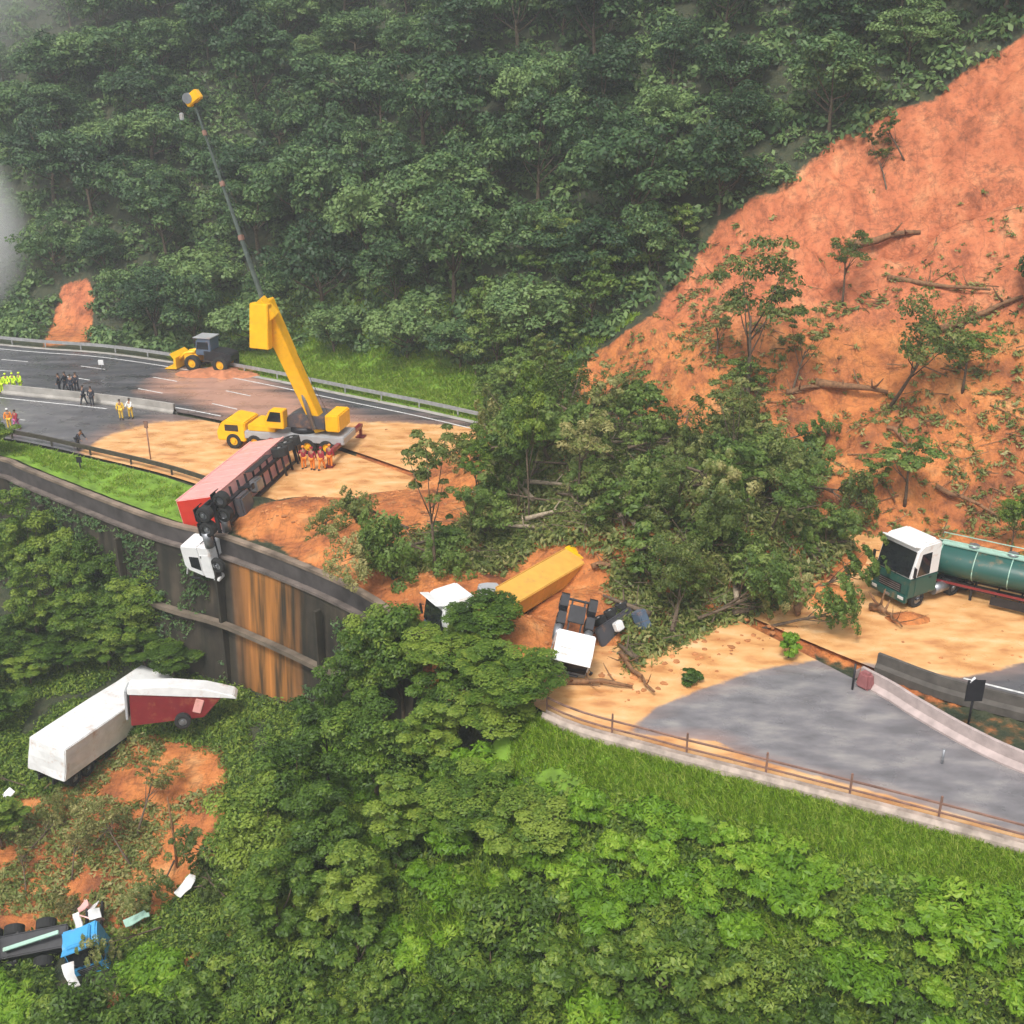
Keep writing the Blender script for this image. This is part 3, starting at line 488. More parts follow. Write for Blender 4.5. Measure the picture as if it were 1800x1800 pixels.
for k in range(4): make_tree_proto('brightbush', 450 + k, [1.2, 1.0, 1.5, .9][k], [1.3, 1.3, 1.1, 1.2][k], [.6, .6, .5, .6][k], 24, 140, .1, L_bright, clr=.36, asp=2.8)
for k in range(5): make_tree_proto('fallen', 500 + k, [1.7, 2.2, 1.5, 2.0, 1.3][k], [3.6, 3.6, 4.2, 3, 3][k], [4.5, 5.5, 5, 5, 4][k], [26, 34, 24, 30, 20][k], 95, .12, L_fallen, BARK, clr=.3, jag=.5, asp=2.)
for k in range(3): make_tree_proto('fallengreen', 550 + k, [1.6, 2., 1.4][k], [3.2, 3.2, 3.6][k], [4, 4.8, 4.4][k], [26, 30, 24][k], 105, .13, L_scrub, BARK, clr=.33, jag=.45, asp=2.)

def poisson(N, dmin, gen, dfun=None):
    pts = []; arr = np.zeros((0, 2))
    for p in gen(N):
        dm = dmin if dfun is None else dfun(p)
        if len(arr) and np.min(np.hypot(arr[:, 0] - p[0], arr[:, 1] - p[1])) < dm: continue
        pts.append(p); arr = np.array(pts)
    return pts
# hillside forest
BARE = [(1900, 20), (1650, 165), (1490, 238), (1370, 325), (1255, 395), (1200, 470), (1130, 500), (1010, 560), (930, 650), (880, 700), (850, 730), (900, 1000), (1900, 1000)]
xy = RNG.uniform([-125, 62], [110, 215], (60000, 2)); zz = gz(xy[:, 0], xy[:, 1]); px, py = toPX(xy[:, 0], xy[:, 1], zz); sF_ = sdist(xy[:, 0], xy[:, 1], F_)
pyb = toPX(xy[:, 0], xy[:, 1], zz + 6)[1]; azv = xy[:, 0] + .445 * xy[:, 1]
lawn = 4.6 + 2.2 * sstep(-34, -20, xy[:, 0]) * sstep(8, -4, xy[:, 0])
ok = (sF_ > lawn) & (px > -60) & (px < 1980) & (py > -110) & (py < 800) & ~inpoly(px, py, BARE) & ((azv > 3.4) | ((py < 330) & (azv > -7))) & (sF_ < 85)
ok &= ~inpoly(px, py, [(50, 680), (60, 560), (80, 480), (185, 470), (200, 640)])
cand = xy[ok]; pts = poisson(0, 4.0, lambda n: cand, lambda p: 4.2 + .02 * max(p[1] - 70, 0) )
print('forest candidates', len(pts))
pts.sort(key=lambda p: p[1]); 
def bare_top(x, y): 
    a = toPX(x, y, gz(x, y)); return a
farq = []
for n, p in enumerate(pts):
    if n >= 296: farq.append(p); continue
    z = float(gz(*p)); qx, qy = toPX(p[0], p[1], z + 6); s = random.uniform(.62, 1.28)
    edge = polydist(np.array([float(qx)]), np.array([float(qy)]), BARE)[0] < 90 or (qx > 1450 and qy < 300)
    if edge: lab, g = 'dark forest tree on the slope beside the upper rim of the bare orange landslide scar', 'trees along the rim of the landslide scar'
    elif qy < 200 and qx < 500: lab, g = 'hazy grey-green tree high on the forest slope at upper left', 'hazy trees at upper left'
    elif float(sdist(np.array([p[0]]), np.array([p[1]]), F_)[0]) < 15: lab, g = 'dark broad-leaved tree at the foot of the forest slope above the far road edge', 'trees at the foot of the forest slope'
    else: lab, g = 'round-crowned broad-leaved tree in the dense forest covering the middle of the slope', 'trees of the dense slope forest'
    plant('forest', (p[0], p[1], z - .8), s, random.uniform(0, 6.28), lab, 'tree', g, 'forest_tree', szz=s * random.uniform(.8, 1.15))
def merged(name, key_arrays, P, sc, rz, m, kind='stuff', tiltn=None, parent=None, label=None, cat=None, tv=.12):
    """many little plants merged into one mesh"""
    Vs = []; Fs = []; Ts = []; off = 0; which = RNG.integers(0, len(key_arrays), len(P))
    for k, (v, f, t) in enumerate(key_arrays):
        q = np.nonzero(which == k)[0]
        if not len(q): continue
        c, s = np.cos(rz[q])[:, None], np.sin(rz[q])[:, None]; x = v[None, :, 0] * c - v[None, :, 1] * s; y = v[None, :, 0] * s + v[None, :, 1] * c
        VV = np.stack([x, y, np.broadcast_to(v[None, :, 2], x.shape)], 2) * sc[q][:, None, None] + P[q][:, None, :]
        Vs.append(VV.reshape(-1, 3)); Fs.append((f[None] + (np.arange(len(q)) * len(v))[:, None, None]).reshape(-1, f.shape[1]) + off); off += len(q) * len(v)
        Ts.append((t[None] + RNG.uniform(-tv, tv, len(q))[:, None]).ravel())
    o = npmesh(name, np.concatenate(Vs), np.concatenate(Fs), m, tint=np.clip(np.concatenate(Ts), 0, 1)); return tag(o, label, cat, None, kind)
def tuft(seed, n, r, h, leaf, asp=2.):
    rng = np.random.default_rng(seed); d = rng.normal(size=(n, 3)); d[:, 2] = np.abs(d[:, 2]); d /= np.linalg.norm(d, axis=1)[:, None]; P = d * rng.uniform(.4, 1, n)[:, None] * np.array([r, r, h])
    v, f = leaf_quads(P, d * np.array([1, 1, 1]) + rng.normal(size=(n, 3)) * .5 + np.array([0, 0, .3]), leaf * rng.uniform(.7, 1.3, n), asp, rng); return v, f, np.clip(rng.uniform(.25, .75, n), 0, 1)
def blades(seed, n, r, h, wd=.05):
    rng = np.random.default_rng(seed); V = []; 
    for k in range(n):
        a = rng.uniform(0, 6.28); b = np.array([math.cos(a), math.sin(a), 0]) * r * math.sqrt(rng.uniform()); l = np.array([rng.normal() * .4, rng.normal() * .4, 1]) * h * rng.uniform(.6, 1.2); s = np.array([math.cos(a + 1.5), math.sin(a + 1.5), 0]) * wd
        V += [b - s, b + s, b + l * .6 + s * .6, b + l + np.array([l[0], l[1], 0]) * .3]
    return np.array(V), np.arange(4 * n).reshape(n, 4), np.clip(rng.uniform(.2, .8, n), 0, 1)
merged('wall_creepers', [tuft(800 + k, 14, .45, .35, .13, 2) for k in range(3)], WCP, RNG.uniform(.5, 1.1, len(WCP)), RNG.uniform(0, 6.28, len(WCP)), L_forest, label='dark creeping plants hanging over the face of the retaining wall', cat='creepers', tv=.2)
# far forest beyond the counted trees
big = [crown_arrays(np.random.default_rng(600 + k), 3.6, 4.5, 30, 34, .5, 2, clr=.32)[:3] for k in range(3)]
xy = RNG.uniform([-190, 165], [-30, 290], (5000, 2)); fpx, fpy = toPX(xy[:, 0], xy[:, 1], gz(xy[:, 0], xy[:, 1])); xy = xy[(fpx > -80) & (fpx < 700) & (gz(xy[:, 0], xy[:, 1]) > -1.5)]
allp = np.array([tuple(p) for p in poisson(0, 5.5, lambda n: xy)] + [tuple(p) for p in farq])
P = np.c_[allp, gz(allp[:, 0], allp[:, 1]) + 1]; print('far', len(P))
merged('distant_forest', big, P, RNG.uniform(.7, 1.2, len(P)), RNG.uniform(0, 6.28, len(P)), L_forest, label='hazy distant forest on the high slope fading into mist', cat='forest', tv=.3)
# understorey between the forest trunks
ut = [tuft(700 + k, 60, 1.1, .9, .24) for k in range(3)]
xy = RNG.uniform([-100, 60], [100, 170], (18000, 2)); zz = gz(xy[:, 0], xy[:, 1]); px, py = toPX(xy[:, 0], xy[:, 1], zz); sF_ = sdist(xy[:, 0], xy[:, 1], F_)
lw = 3.2 + 4.5 * sstep(-34, -22, xy[:, 0]) * sstep(8, -4, xy[:, 0])
mudv = mud[np.clip(np.searchsorted(gy, xy[:, 1]), 0, ny - 1), np.clip(np.searchsorted(gx, xy[:, 0]), 0, nx - 1)]
ok = (sF_ > lw) & (px > -40) & (px < 1980) & (mudv < .45) & (xy[:, 0] + .445 * xy[:, 1] > -6) & ~inpoly(px, py, GUL); q = xy[ok]
merged('understorey', ut, np.c_[q, zz[ok]], RNG.uniform(.6, 1.5, len(q)), RNG.uniform(0, 6.28, len(q)), L_forest, label='dark green understorey plants under the slope forest', cat='undergrowth', tv=.25)
# scrub between the forest and the scar
SCR = [(830, 600), (860, 560), (980, 430), (1110, 420), (1190, 400), (1220, 410), (1160, 490), (1060, 575), (970, 650), (930, 700), (900, 760), (860, 760), (840, 700)]
xy = RNG.uniform([-15, 68], [35, 125], (9000, 2)); zz = gz(xy[:, 0], xy[:, 1]); px, py = toPX(xy[:, 0], xy[:, 1], zz); xy = xy[inpoly(px, py, SCR)]
for p in poisson(0, 1.9, lambda n: xy)[:110]:
    s = random.uniform(.6, 1.15); plant('scrub', (p[0], p[1], float(gz(*p)) - .2), s, random.uniform(0, 6.28), 'light green scrub bush on the low slope between the dark forest and the orange scar', 'bush', 'scrub bushes left of the landslide', 'scrub_bush', trunk='stem', crown='foliage')
# near side: spur and ravine vegetation -------------------------------------------------
def front_ok(xy, lo=1.6):
    s = -sdist(xy[:, 0], xy[:, 1], W_); return s > lo
xy = RNG.uniform([-50, 14], [32, 72], (90000, 2)); xy = xy[front_ok(xy, .9)]; zz = gz(xy[:, 0], xy[:, 1]); px, py = toPX(xy[:, 0], xy[:, 1], zz); k = (px > -60) & (px < 1860) & (py < 1900); xy, zz, px, py = xy[k], zz[k], px[k], py[k]
orange = inpoly(px, py, RAV) | inpoly(px, py, RAV2); sWq = -sdist(xy[:, 0], xy[:, 1], W_)
gt = [tuft(720 + k, 44, .55, .5, .085, 2.4) for k in range(4)]
def pick(mask, n): i = np.nonzero(mask)[0]; return i[RNG.permutation(len(i))[:n]]
patch = vnoise(xy[:, 0] / 2.6, xy[:, 1] / 2.6, 5)
i = pick(~orange & (sWq > 1.5) & (patch < .9) & ~((px > 90) & (px < 215) & (py > 1655) & (py < 1770)), 26000); merged('undergrowth', gt, np.c_[xy[i], zz[i]], RNG.uniform(.6, 1.35, len(i)), RNG.uniform(0, 6.28, len(i)), L_front, label='dense green undergrowth covering the near slope and ravine sides', cat='undergrowth', tv=.4)
i = pick(~orange & (patch > .62) & (sWq > 4) & (xy[:, 0] > -14), 4500); merged('fern_undergrowth', [blades(730 + k, 26, .4, .45, .03) for k in range(4)], np.c_[xy[i], zz[i]], RNG.uniform(.7, 1.5, len(i)), RNG.uniform(0, 6.28, len(i)), L_bright, label='bright green ferns and long grass on the near slope', cat='undergrowth', tv=.25)
xyg = RNG.uniform([0, 14], [50, 46], (60000, 2)); sg_ = -sdist(xyg[:, 0], xyg[:, 1], N_); xyg = xyg[(sg_ > .4) & (sg_ < 1.7 + 2.2 * vnoise(xyg[:, 0] / 2, xyg[:, 1] / 2, 2))]; i = np.arange(min(9000, len(xyg))); sg_ = -sdist(xyg[i, 0], xyg[i, 1], N_); zg = np.maximum(gz(xyg[i, 0], xyg[i, 1]), np.interp(sg_, [.2, .9, 1.8, 2.8, 3.4], [-.1, -.28, -.7, -1.3, -2.4]))
merged('grass', [blades(740 + k, 26, .3, .24, .022) for k in range(3)], np.c_[xyg[i], zg], RNG.uniform(.7, 1.3, len(i)), RNG.uniform(0, 6.28, len(i)), L_grass, label='bright green grass strip along the near road edge', cat='grass', tv=.2)
i = pick(orange & (patch > .35), 1200); merged('mud_litter', [tuft(750 + k, 16, .5, .35, .1, 3) for k in range(3)], np.c_[xy[i], zz[i]], RNG.uniform(.5, 1.3, len(i)), RNG.uniform(0, 6.28, len(i)), L_fallen, label='torn leaves and twigs strewn on the orange mud in the ravine', cat='debris', tv=.3)
# grass on the verges
A = offset(W_, .8); B = offset(N_, -.6); a1 = resample(A, .3); q = []
for u in RNG.uniform(0, 1, 5200):
    j = RNG.integers(0, len(a1)); p = a1[j]; d = sdist(np.array([p[0]]), np.array([p[1]]), N_)[0]
    nrm = A[0] * 0; q.append((p[0] + RNG.uniform(0, 1) * 0, p[1] + u * max(-d * 1.12 - .7, 0)))
q = np.array(q); q = q[(q[:, 0] < -20.5) & (q[:, 0] > -60)]; merged('verge_grass', [blades(760 + k, 20, .4, .2, .035) for k in range(3)], np.c_[q, np.full(len(q), -.03)], RNG.uniform(.6, 1.2, len(q)), RNG.uniform(0, 6.28, len(q)), L_grass, label='bright green grass between the left road and the retaining wall', cat='grass', tv=.2)
xy2 = RNG.uniform([-50, 80], [14, 125], (60000, 2)); s2 = sdist(xy2[:, 0], xy2[:, 1], F_); px2, py2 = toPX(xy2[:, 0], xy2[:, 1], gz(xy2[:, 0], xy2[:, 1])); xy2 = xy2[(s2 > 1) & (s2 < 13) & (xy2[:, 0] + .445 * xy2[:, 1] > 3) & ~inpoly(px2, py2, SCARP) & (xy2[:, 0] > -34)][:7000]
merged('verge_grass', [blades(770 + k, 18, .45, .3, .05) for k in range(3)], np.c_[xy2, gz(xy2[:, 0], xy2[:, 1])], RNG.uniform(.7, 1.2, len(xy2)), RNG.uniform(0, 6.28, len(xy2)), L_grass, label='green grass bank between the far road edge and the forest', cat='grass', tv=.2)
# near trees, each placed (photo column, photo row of the foot, distance implied by the ground)
def top_tree(px, pytop, Yd, key, label, name='tree', group=None, idx=None, lean=0, minh=3):
    """tree whose top is seen at (px, pytop) at distance Yd; its height follows from the ground there"""
    p = AT(px, pytop, Yd); g = float(gz(p.x, p.y)); h = max(p.z - g, minh); cm, tm = protos[key][idx if idx is not None else random.randrange(len(protos[key]))]
    zmax = max(v.co.z for v in list(cm.vertices)[::7]); s = h / zmax
    e = plant(key, (p.x, p.y, g - .2), s, random.uniform(0, 6.28), label, 'tree', group, name, idx=protos[key].index((cm, tm)), tilt=(lean, 0)); sx = min(max(s, .75), 1.25); e.scale = (sx, sx, s); return e
g1 = 'trees in front of the retaining wall'
for px_, pt, Y_, lab in [(700, 1045, 50.5, 'tall green tree in front of the wall left of the white wreck cab'), (610, 1110, 50, 'bushy tree beside the orange streaked wall end'), (790, 1110, 48, 'leafy tree just left of the white-roofed truck'), (860, 1090, 48.5, 'slender tree in front of the ochre trailer'), (560, 1170, 47, 'light green tree at the foot of the orange streak on the wall'),
   (650, 1230, 44, 'large tree in the middle of the near thicket'), (760, 1230, 43, 'broad tree below the white-roofed truck'), (880, 1210, 43, 'tree touching the left end of the rusty guardrail'), (500, 1290, 44, 'round tree at the left shoulder of the near thicket'), (440, 1380, 41, 'dark tree bordering the orange ravine mud'), (560, 1370, 40, 'dark crowned tree in the left half of the near thicket'), (690, 1360, 39, 'dense dark tree in the centre of the near thicket'), (820, 1350, 39, 'spreading tree below the left rail end'), (480, 1490, 37, 'lowest dark tree beside the orange ravine mud'), (620, 1480, 36, 'low dark tree near the bottom of the thicket'), (930, 1400, 37, 'tree at the right shoulder of the near thicket'), (655, 1065, 51.5, 'light tree hiding the right end of the retaining wall'), (800, 1160, 46, 'small tree under the buried white cab'), (862, 1165, 45, 'small leafy tree left of the white-roofed truck and above the rail end'), (905, 1205, 43.5, 'low tree nearest the left end of the rusty guardrail')]:
    top_tree(px_, pt, Y_, 'near', lab, 'near_tree', g1)
g2 = 'trees on the left side of the ravine'
for px_, pt, Y_ in [(20, 850, 70), (110, 935, 68), (40, 985, 66), (140, 1030, 66), (205, 1010, 66), (20, 1070, 65), (90, 1110, 66), (180, 1100, 65), (250, 1110, 64), (-20, 1180, 64), (50, 1180, 64), (120, 1165, 65), (0, 910, 72), (80, 900, 71), (170, 935, 69), (245, 985, 66), (215, 1060, 65), (300, 1150, 63), (-10, 1270, 60), (-10, 830, 78), (-15, 1400, 50), (70, 1050, 68)]:
    top_tree(px_, pt, Y_, 'near', 'dark green tree on the left ravine side below the grass verge and wall', 'ravine_tree', g2, minh=3.2)
# shrubs on the near slope
q = xy[~orange & (sWq > 2.5) & (zz > -14.5)]
sp = poisson(0, 1.35, lambda n: q[:14000]); print('shrubs', len(sp))
sp = [p for p in sp if not (p[0] < -12 and p[1] > 40)]; sp.sort(key=lambda p: p[1]); nb = 0; nbb = 0
for p in sp:
    sq = toPX(p[0], p[1], gz(p[0], p[1]) + 1)
    if 60 < sq[0] < 260 and 1590 < sq[1] < 1790: continue
    br = vnoise(np.array([p[0] / 4.]), np.array([p[1] / 4.]), 77)[0] > .5 or (-sdist(np.array([p[0]]), np.array([p[1]]), W_)[0] < 6); s = random.uniform(.6, 1.15)
    if br and nbb < 190: nbb += 1; plant('brightbush', (p[0], p[1], float(gz(*p)) - .15), s, random.uniform(0, 6.28), 'bright yellow-green shrub on the near slope below the rusty guardrail', 'shrub', 'bright shrubs on the near slope', 'bright_shrub', crown='foliage', trunk='stem')
    elif nb < 190: nb += 1; plant('bush', (p[0], p[1], float(gz(*p)) - .15), s, random.uniform(0, 6.28), 'deep green leafy shrub on the near slope at the bottom', 'shrub', 'deep green shrubs on the near slope', 'green_shrub', crown='foliage', trunk='stem')
rb = poisson(0, 2.3, lambda n: xy[inpoly(px, py, [(-60, 1400), (120, 1380), (200, 1400), (260, 1480), (400, 1500), (430, 1600), (300, 1700), (100, 1780), (-60, 1760)]) & (vnoise(xy[:, 0] / 4, xy[:, 1] / 4, 8) > .42)][:3000])
for p in rb[:20]:
    sq = toPX(p[0], p[1], gz(p[0], p[1]) + 1)
    if 20 < sq[0] < 260 and 1600 < sq[1] < 1790: continue
    plant('fallen', (p[0], p[1], float(gz(*p)) + .2), random.uniform(.35, .6), random.uniform(0, 6.28), 'dull brownish brush tree flattened on the orange mud of the ravine', 'fallen tree', 'flattened brush in the ravine', 'flattened_tree', tilt=(random.uniform(.6, 1.5) * random.choice((-1, 1)), 0))
# landslide debris ------------------------------------------------------------------------
CLR = [(830, 990), (860, 900), (1040, 880), (1120, 1040), (1090, 1220), (900, 1240), (930, 1100), (860, 1110)]
DEB = [(860, 800), (930, 780), (1010, 745), (1120, 740), (1220, 760), (1330, 770), (1440, 830), (1430, 900), (1500, 960), (1440, 1010), (1370, 1070), (1290, 1100), (1180, 1150), (1100, 1190), (1095, 1080), (1045, 960), (960, 960), (880, 1010), (800, 1000), (720, 1010), (650, 1000), (720, 940), (800, 930), (860, 870)]
xy = RNG.uniform([-14, 44], [34, 92], (30000, 2)); zz = gz(xy[:, 0], xy[:, 1]); px, py = toPX(xy[:, 0], xy[:, 1], zz); d_in = inpoly(px, py, DEB) & (sdist(xy[:, 0], xy[:, 1], W_) > 0); q = xy[d_in]; qz = zz[d_in]
dp = poisson(0, 2.0, lambda n: q); print('fallen', len(dp))
for n, p in enumerate([p for p in dp if not inpoly(*[np.array([float(v)]) for v in toPX(p[0], p[1], gz(p[0], p[1]) + .6)], CLR)[0]][:135]):
    gk = 'fallengreen' if random.random() < .5 else 'fallen'; up = random.random() < .14
    rzz = random.uniform(0, 6.28)
    tl = (random.uniform(-.4, .4), random.uniform(-.4, .4)) if up else (random.uniform(1.1, 1.6) * random.choice((-1, 1)), random.uniform(-.3, .3))
    tipv = Vector((p[0], p[1], float(gz(*p)))) + Euler((tl[0], tl[1], rzz)).to_matrix() @ Vector((0, 0, 4.)) ; tq = toPX(tipv.x, tipv.y, tipv.z)
    if inpoly(np.array([float(tq[0])]), np.array([float(tq[1])]), CLR)[0] or tq[0] > 1500 or tq[1] > 1170: continue
    plant(gk, (p[0], p[1], float(gz(*p)) + (0 if up else .7)), random.uniform(.55, .95), rzz, 'uprooted tree lying tangled in the debris heap across the road' if gk == 'fallen' else 'still green toppled tree in the debris heap across the road', 'fallen tree', 'uprooted trees in the debris heap', 'fallen_tree', tilt=tl)
i = RNG.permutation(len(q))[:5200]; merged('debris_foliage', [tuft(780 + k, 30, .6, .5, .11, 2.6) for k in range(4)], np.c_[q[i], qz[i]], RNG.uniform(.5, 1.5, len(i)), RNG.uniform(0, 6.28, len(i)), L_fallen, label='torn foliage and twigs matted over the landslide debris heap', cat='debris', tv=.35)
def sticks(name, P, lmin, lmax, rad, m, label):
    n = len(P); L = RNG.uniform(lmin, lmax, n); a = RNG.uniform(0, 6.28, n); el = RNG.normal(0, .28, n); D = np.stack([np.cos(a) * np.cos(el), np.sin(a) * np.cos(el), np.sin(el)], 1); u = np.cross(D, [0, 0, 1]); u /= np.linalg.norm(u, axis=1)[:, None]; v = np.cross(D, u); r = (rad * RNG.uniform(.5, 1.4, n))[:, None]
    A = P - D * L[:, None] / 2; B = P + D * L[:, None] / 2; V = []
    for E, k in ((A, 1.), (B, .5)):
        for c in range(3): V.append(E + (u * math.cos(c * 2.094) + v * math.sin(c * 2.094)) * r * k)
    V = np.stack(V, 1).reshape(-1, 3); b = (np.arange(n) * 6)[:, None]; Fc = np.concatenate([b + np.array([[c, (c + 1) % 3, 3 + (c + 1) % 3, 3 + c]]) for c in range(3)]); o = npmesh(name, V, Fc, m); return tag(o, label, 'debris', None, 'stuff')
i = RNG.permutation(len(q))[:550]; sticks('branch_litter', np.c_[q[i], qz[i] + RNG.uniform(.1, 1.3, len(i))], (.5), 2.4, .03, BARK, 'pale broken twigs and branches scattered over the debris heap')
# scattered clods and litter on the scar
xy = RNG.uniform([-2, 50], [75, 125], (30000, 2)); zz = gz(xy[:, 0], xy[:, 1]); px, py = toPX(xy[:, 0], xy[:, 1], zz); k = soft(px, py, SCARP, 25) > .9; k &= (sdist(xy[:, 0], xy[:, 1], F_) > -1) & (py > 330); kk = np.nonzero(k)[0]; wgt = sstep(380, 700, py[kk]) * .85 + .1; kk = kk[RNG.uniform(0, 1, len(kk)) < wgt * (.25 + 1.2 * (vnoise(xy[kk, 0] / 3, xy[kk, 1] / 3, 3) > .5))][:3200]
merged('slope_litter', [tuft(790 + k, 14, .4, .3, .12, 3) for k in range(3)], np.c_[xy[kk], zz[kk]], RNG.uniform(.4, 1.3, len(kk)), RNG.uniform(0, 6.28, len(kk)), L_fallen, label='small torn plants and clods strewn over the orange scar', cat='debris', tv=.35)
kk = kk[:420]; sticks('slope_sticks', np.c_[xy[kk], zz[kk] + .1], .6, 3., .05, WOOD, 'dark sticks scattered over the orange scar')
# standing and leaning survivors on the scar, each its own look
def at_foot(px, py, key, s, label, name='damaged_tree', tilt=None, idx=None, szz=None, group=None, sink=.2):
    p = P2T(px, py); return plant(key, (p.x, p.y, p.z - sink), s, random.uniform(0, 6.28), label, 'tree', group, name, tilt=tilt, idx=idx, szz=szz)
at_foot(1310, 745, 'fallen', 1.3, 'tall thin tree with sparse crown standing upright in the debris against the scar', idx=1, szz=1.45)
at_foot(1260, 640, 'fallen', .7, 'small sparse tree left of the tall thin upright tree', idx=4)
at_foot(1390, 700, 'fallen', .8, 'small ragged tree right of the tall thin upright tree', idx=0, tilt=(.3, .2))
at_foot(1480, 540, 'fallen', .75, 'olive green tree clump under the dark tear in the scar', idx=3)
at_foot(1560, 720, 'fallen', 1.05, 'leaning light green tree in the middle of the scar foot', idx=1, tilt=(.2, -.5))
at_foot(1690, 700, 'fallengreen', .85, 'dark green shrubby tree below the long slipped log at right', idx=1, szz=.6)
at_foot(1590, 890, 'fallengreen', 1., 'conical dark green bush alone on orange mud above the tanker cab', idx=0, szz=.75, name='mud_bush')
at_foot(1530, 890, 'fallengreen', .5, 'low flattened dark bush left of the conical bush above the tanker cab', idx=2, szz=.5, name='mud_bush')
at_foot(1775, 980, 'near', .42, 'small round green tree behind the tank near the right edge', idx=3)
at_foot(1560, 340, 'fallen', .7, 'narrow strip of surviving brush hanging down the upper scar', idx=0, tilt=(.7, 0)); at_foot(1590, 290, 'fallen', .7, 'highest surviving brush clump on the upper scar', idx=4, tilt=(.5, .2))
at_foot(1000, 715, 'fallen', .9, 'bare-branched leaning tree at the left lip of the debris', idx=4, tilt=(.2, -.6)); at_foot(930, 925, 'near', .6, 'thin green tree standing behind the ochre trailer in the debris', idx=4, szz=.85); at_foot(765, 1010, 'fallen', .95, 'sparse brown-green tree standing above the wall left of the ochre trailer', idx=2)
at_foot(840, 900, 'near', .5, 'small green tree at the left end of the debris heap', idx=1); at_foot(1385, 1160, 'brightbush', .5, 'small green clump lying on the ochre mud fan', 'mud_bush', szz=.8); at_foot(1215, 1205, 'bush', .5, 'dark shrub clump on the orange mud lip near the grey road', 'mud_bush', szz=.4)
at_foot(640, 905, 'fallen', .6, 'flattened olive brush on the mud flow above the wall', 'mud_bush', tilt=(1.2, 0), idx=1); at_foot(650, 955, 'fallengreen', .5, 'green clump sliding down the orange mud above the wall', 'mud_bush', tilt=(1.3, .4), idx=2); at_foot(590, 905, 'fallen', .5, 'small olive brush at the left of the mud flow', 'mud_bush', tilt=(1.2, 1.), idx=3)
for k, (a, b, t) in enumerate([(1180, 1130, 'green toppled tree lowest in the debris beside the mud fan'), (1250, 1080, 'green toppled tree above the ochre mud fan'), (1340, 960, 'big green toppled tree at right edge of debris'), (1280, 840, 'long green toppled tree slanting down the debris centre'), (1150, 870, 'green toppled tree in the centre of the debris'), (1400, 1050, 'green clump left of the tanker cab'), (1440, 925, 'torn green clump behind the left side of the tanker cab'), (1340, 1100, 'green leafy toppled crown over dark mud')]):
    at_foot(a, b, 'fallengreen', .75, t, 'fallen_tree', (random.uniform(.7, 1.4) * random.choice((-1, 1)), .2), k % 3)
for n, p in enumerate(poisson(0, 3.1, lambda n: q[::-1][:6000])[:24]):
    tq = toPX(p[0], p[1], gz(p[0], p[1]) + 1)
    if inpoly(np.array([float(tq[0])]), np.array([float(tq[1])]), CLR)[0]: continue
    plant('scrub', (p[0], p[1], float(gz(*p)) - .2), random.uniform(.65, 1.25), random.uniform(0, 6.28), 'light green leafy bush standing upright among the uprooted trees of the debris heap', 'bush', 'leafy bushes in the debris heap', 'debris_bush', tilt=(random.uniform(-.5, .5), random.uniform(-.5, .5)), crown='foliage', trunk='stem')
# logs
def log(p0, p1, r, label, m=WOOD, lift=.3, name='log'):
    a = P2T(*p0); b = P2T(*p1); a.z += lift; b.z += lift; c = (a + b) / 2; n = 6; pts = []
    for k in range(n): t = k / (n - 1); p = a.lerp(b, t) - c; p += Vector((random.uniform(-.1, .1), random.uniform(-.1, .1), random.uniform(-.1, .15))); pts.append(p)
    mb = MB().tube(pts, [r * (1.2 - .7 * k / (n - 1)) for k in range(n)], 8)
    for k in range(4): q = pts[random.randrange(1, n - 1)]; d = Vector((random.uniform(-1, 1), random.uniform(-1, 1), random.uniform(.1, 1))); mb.tube([q, q + d * .5, q + d * 1.1 + Vector((0, 0, .2))], [r * .4, r * .3, r * .12], 5)
    o = mb.build(name, m); o.location = c; return tag(o, label, 'log')
for a in [((1490, 442), (1615, 425), .32, 'dark broken trunk lying in the tear of the upper scar'), ((1640, 595), (1795, 535), .25, 'long slipped log slanting across the scar near the right edge'), ((1560, 500), (1740, 520), .18, 'thin grey log above the long slanting log'), ((1430, 688), (1560, 700), .28, 'dark horizontal log at the scar foot beside the leaning tree'), ((1640, 870), (1760, 920), .16, 'thin reddish log sloping down above the tank'), ((1380, 700), (1440, 690), .2, 'short dark log left of the leaning tree'), ((1560, 760), (1610, 800), .15, 'short stick-like log on plain orange mud'),
  ((1560, 1090), (1585, 1110), .08, 'small root end on the mud in front of the tanker'), ((1530, 1075), (1560, 1085), .22, 'muddy root ball in front of the tanker bumper'), ((1040, 1010), (1090, 1006), .16, 'dark log right of the ochre trailer end'), ((980, 1205), (1110, 1215), .14, 'dark plank-like log along the mud lip below the white-roofed truck'), ((1410, 1040), (1400, 1090), .3, 'dark stump at the right end of the debris'), ((990, 690), (975, 650), .12, 'bare pale snag leaning at the left lip of the debris'), ((1090, 1160), (1150, 1230), .12, 'brown branch in the red mud right of the white-roofed truck'), ((310, 1505), (318, 1370), .09, 'slim brown trunk over the orange ravine mud'), ((225, 1250), (80, 1400), .1, 'branch lying beside the white trailer')]:
    if a[3].startswith('slim'): 
        p = P2T(312, 1525); o = MB().tube([(0, 0, -.3), (.05, 0, 2.2), (0, .05, 4.6)], [.09, .07, .04], 7).build('bare_trunk', WOOD); o.location = p; tag(o, a[3], 'tree trunk')
    else: log(*a)
LOGZ = [(int(RNG.uniform(0, len(q)))) for _ in range(26)]
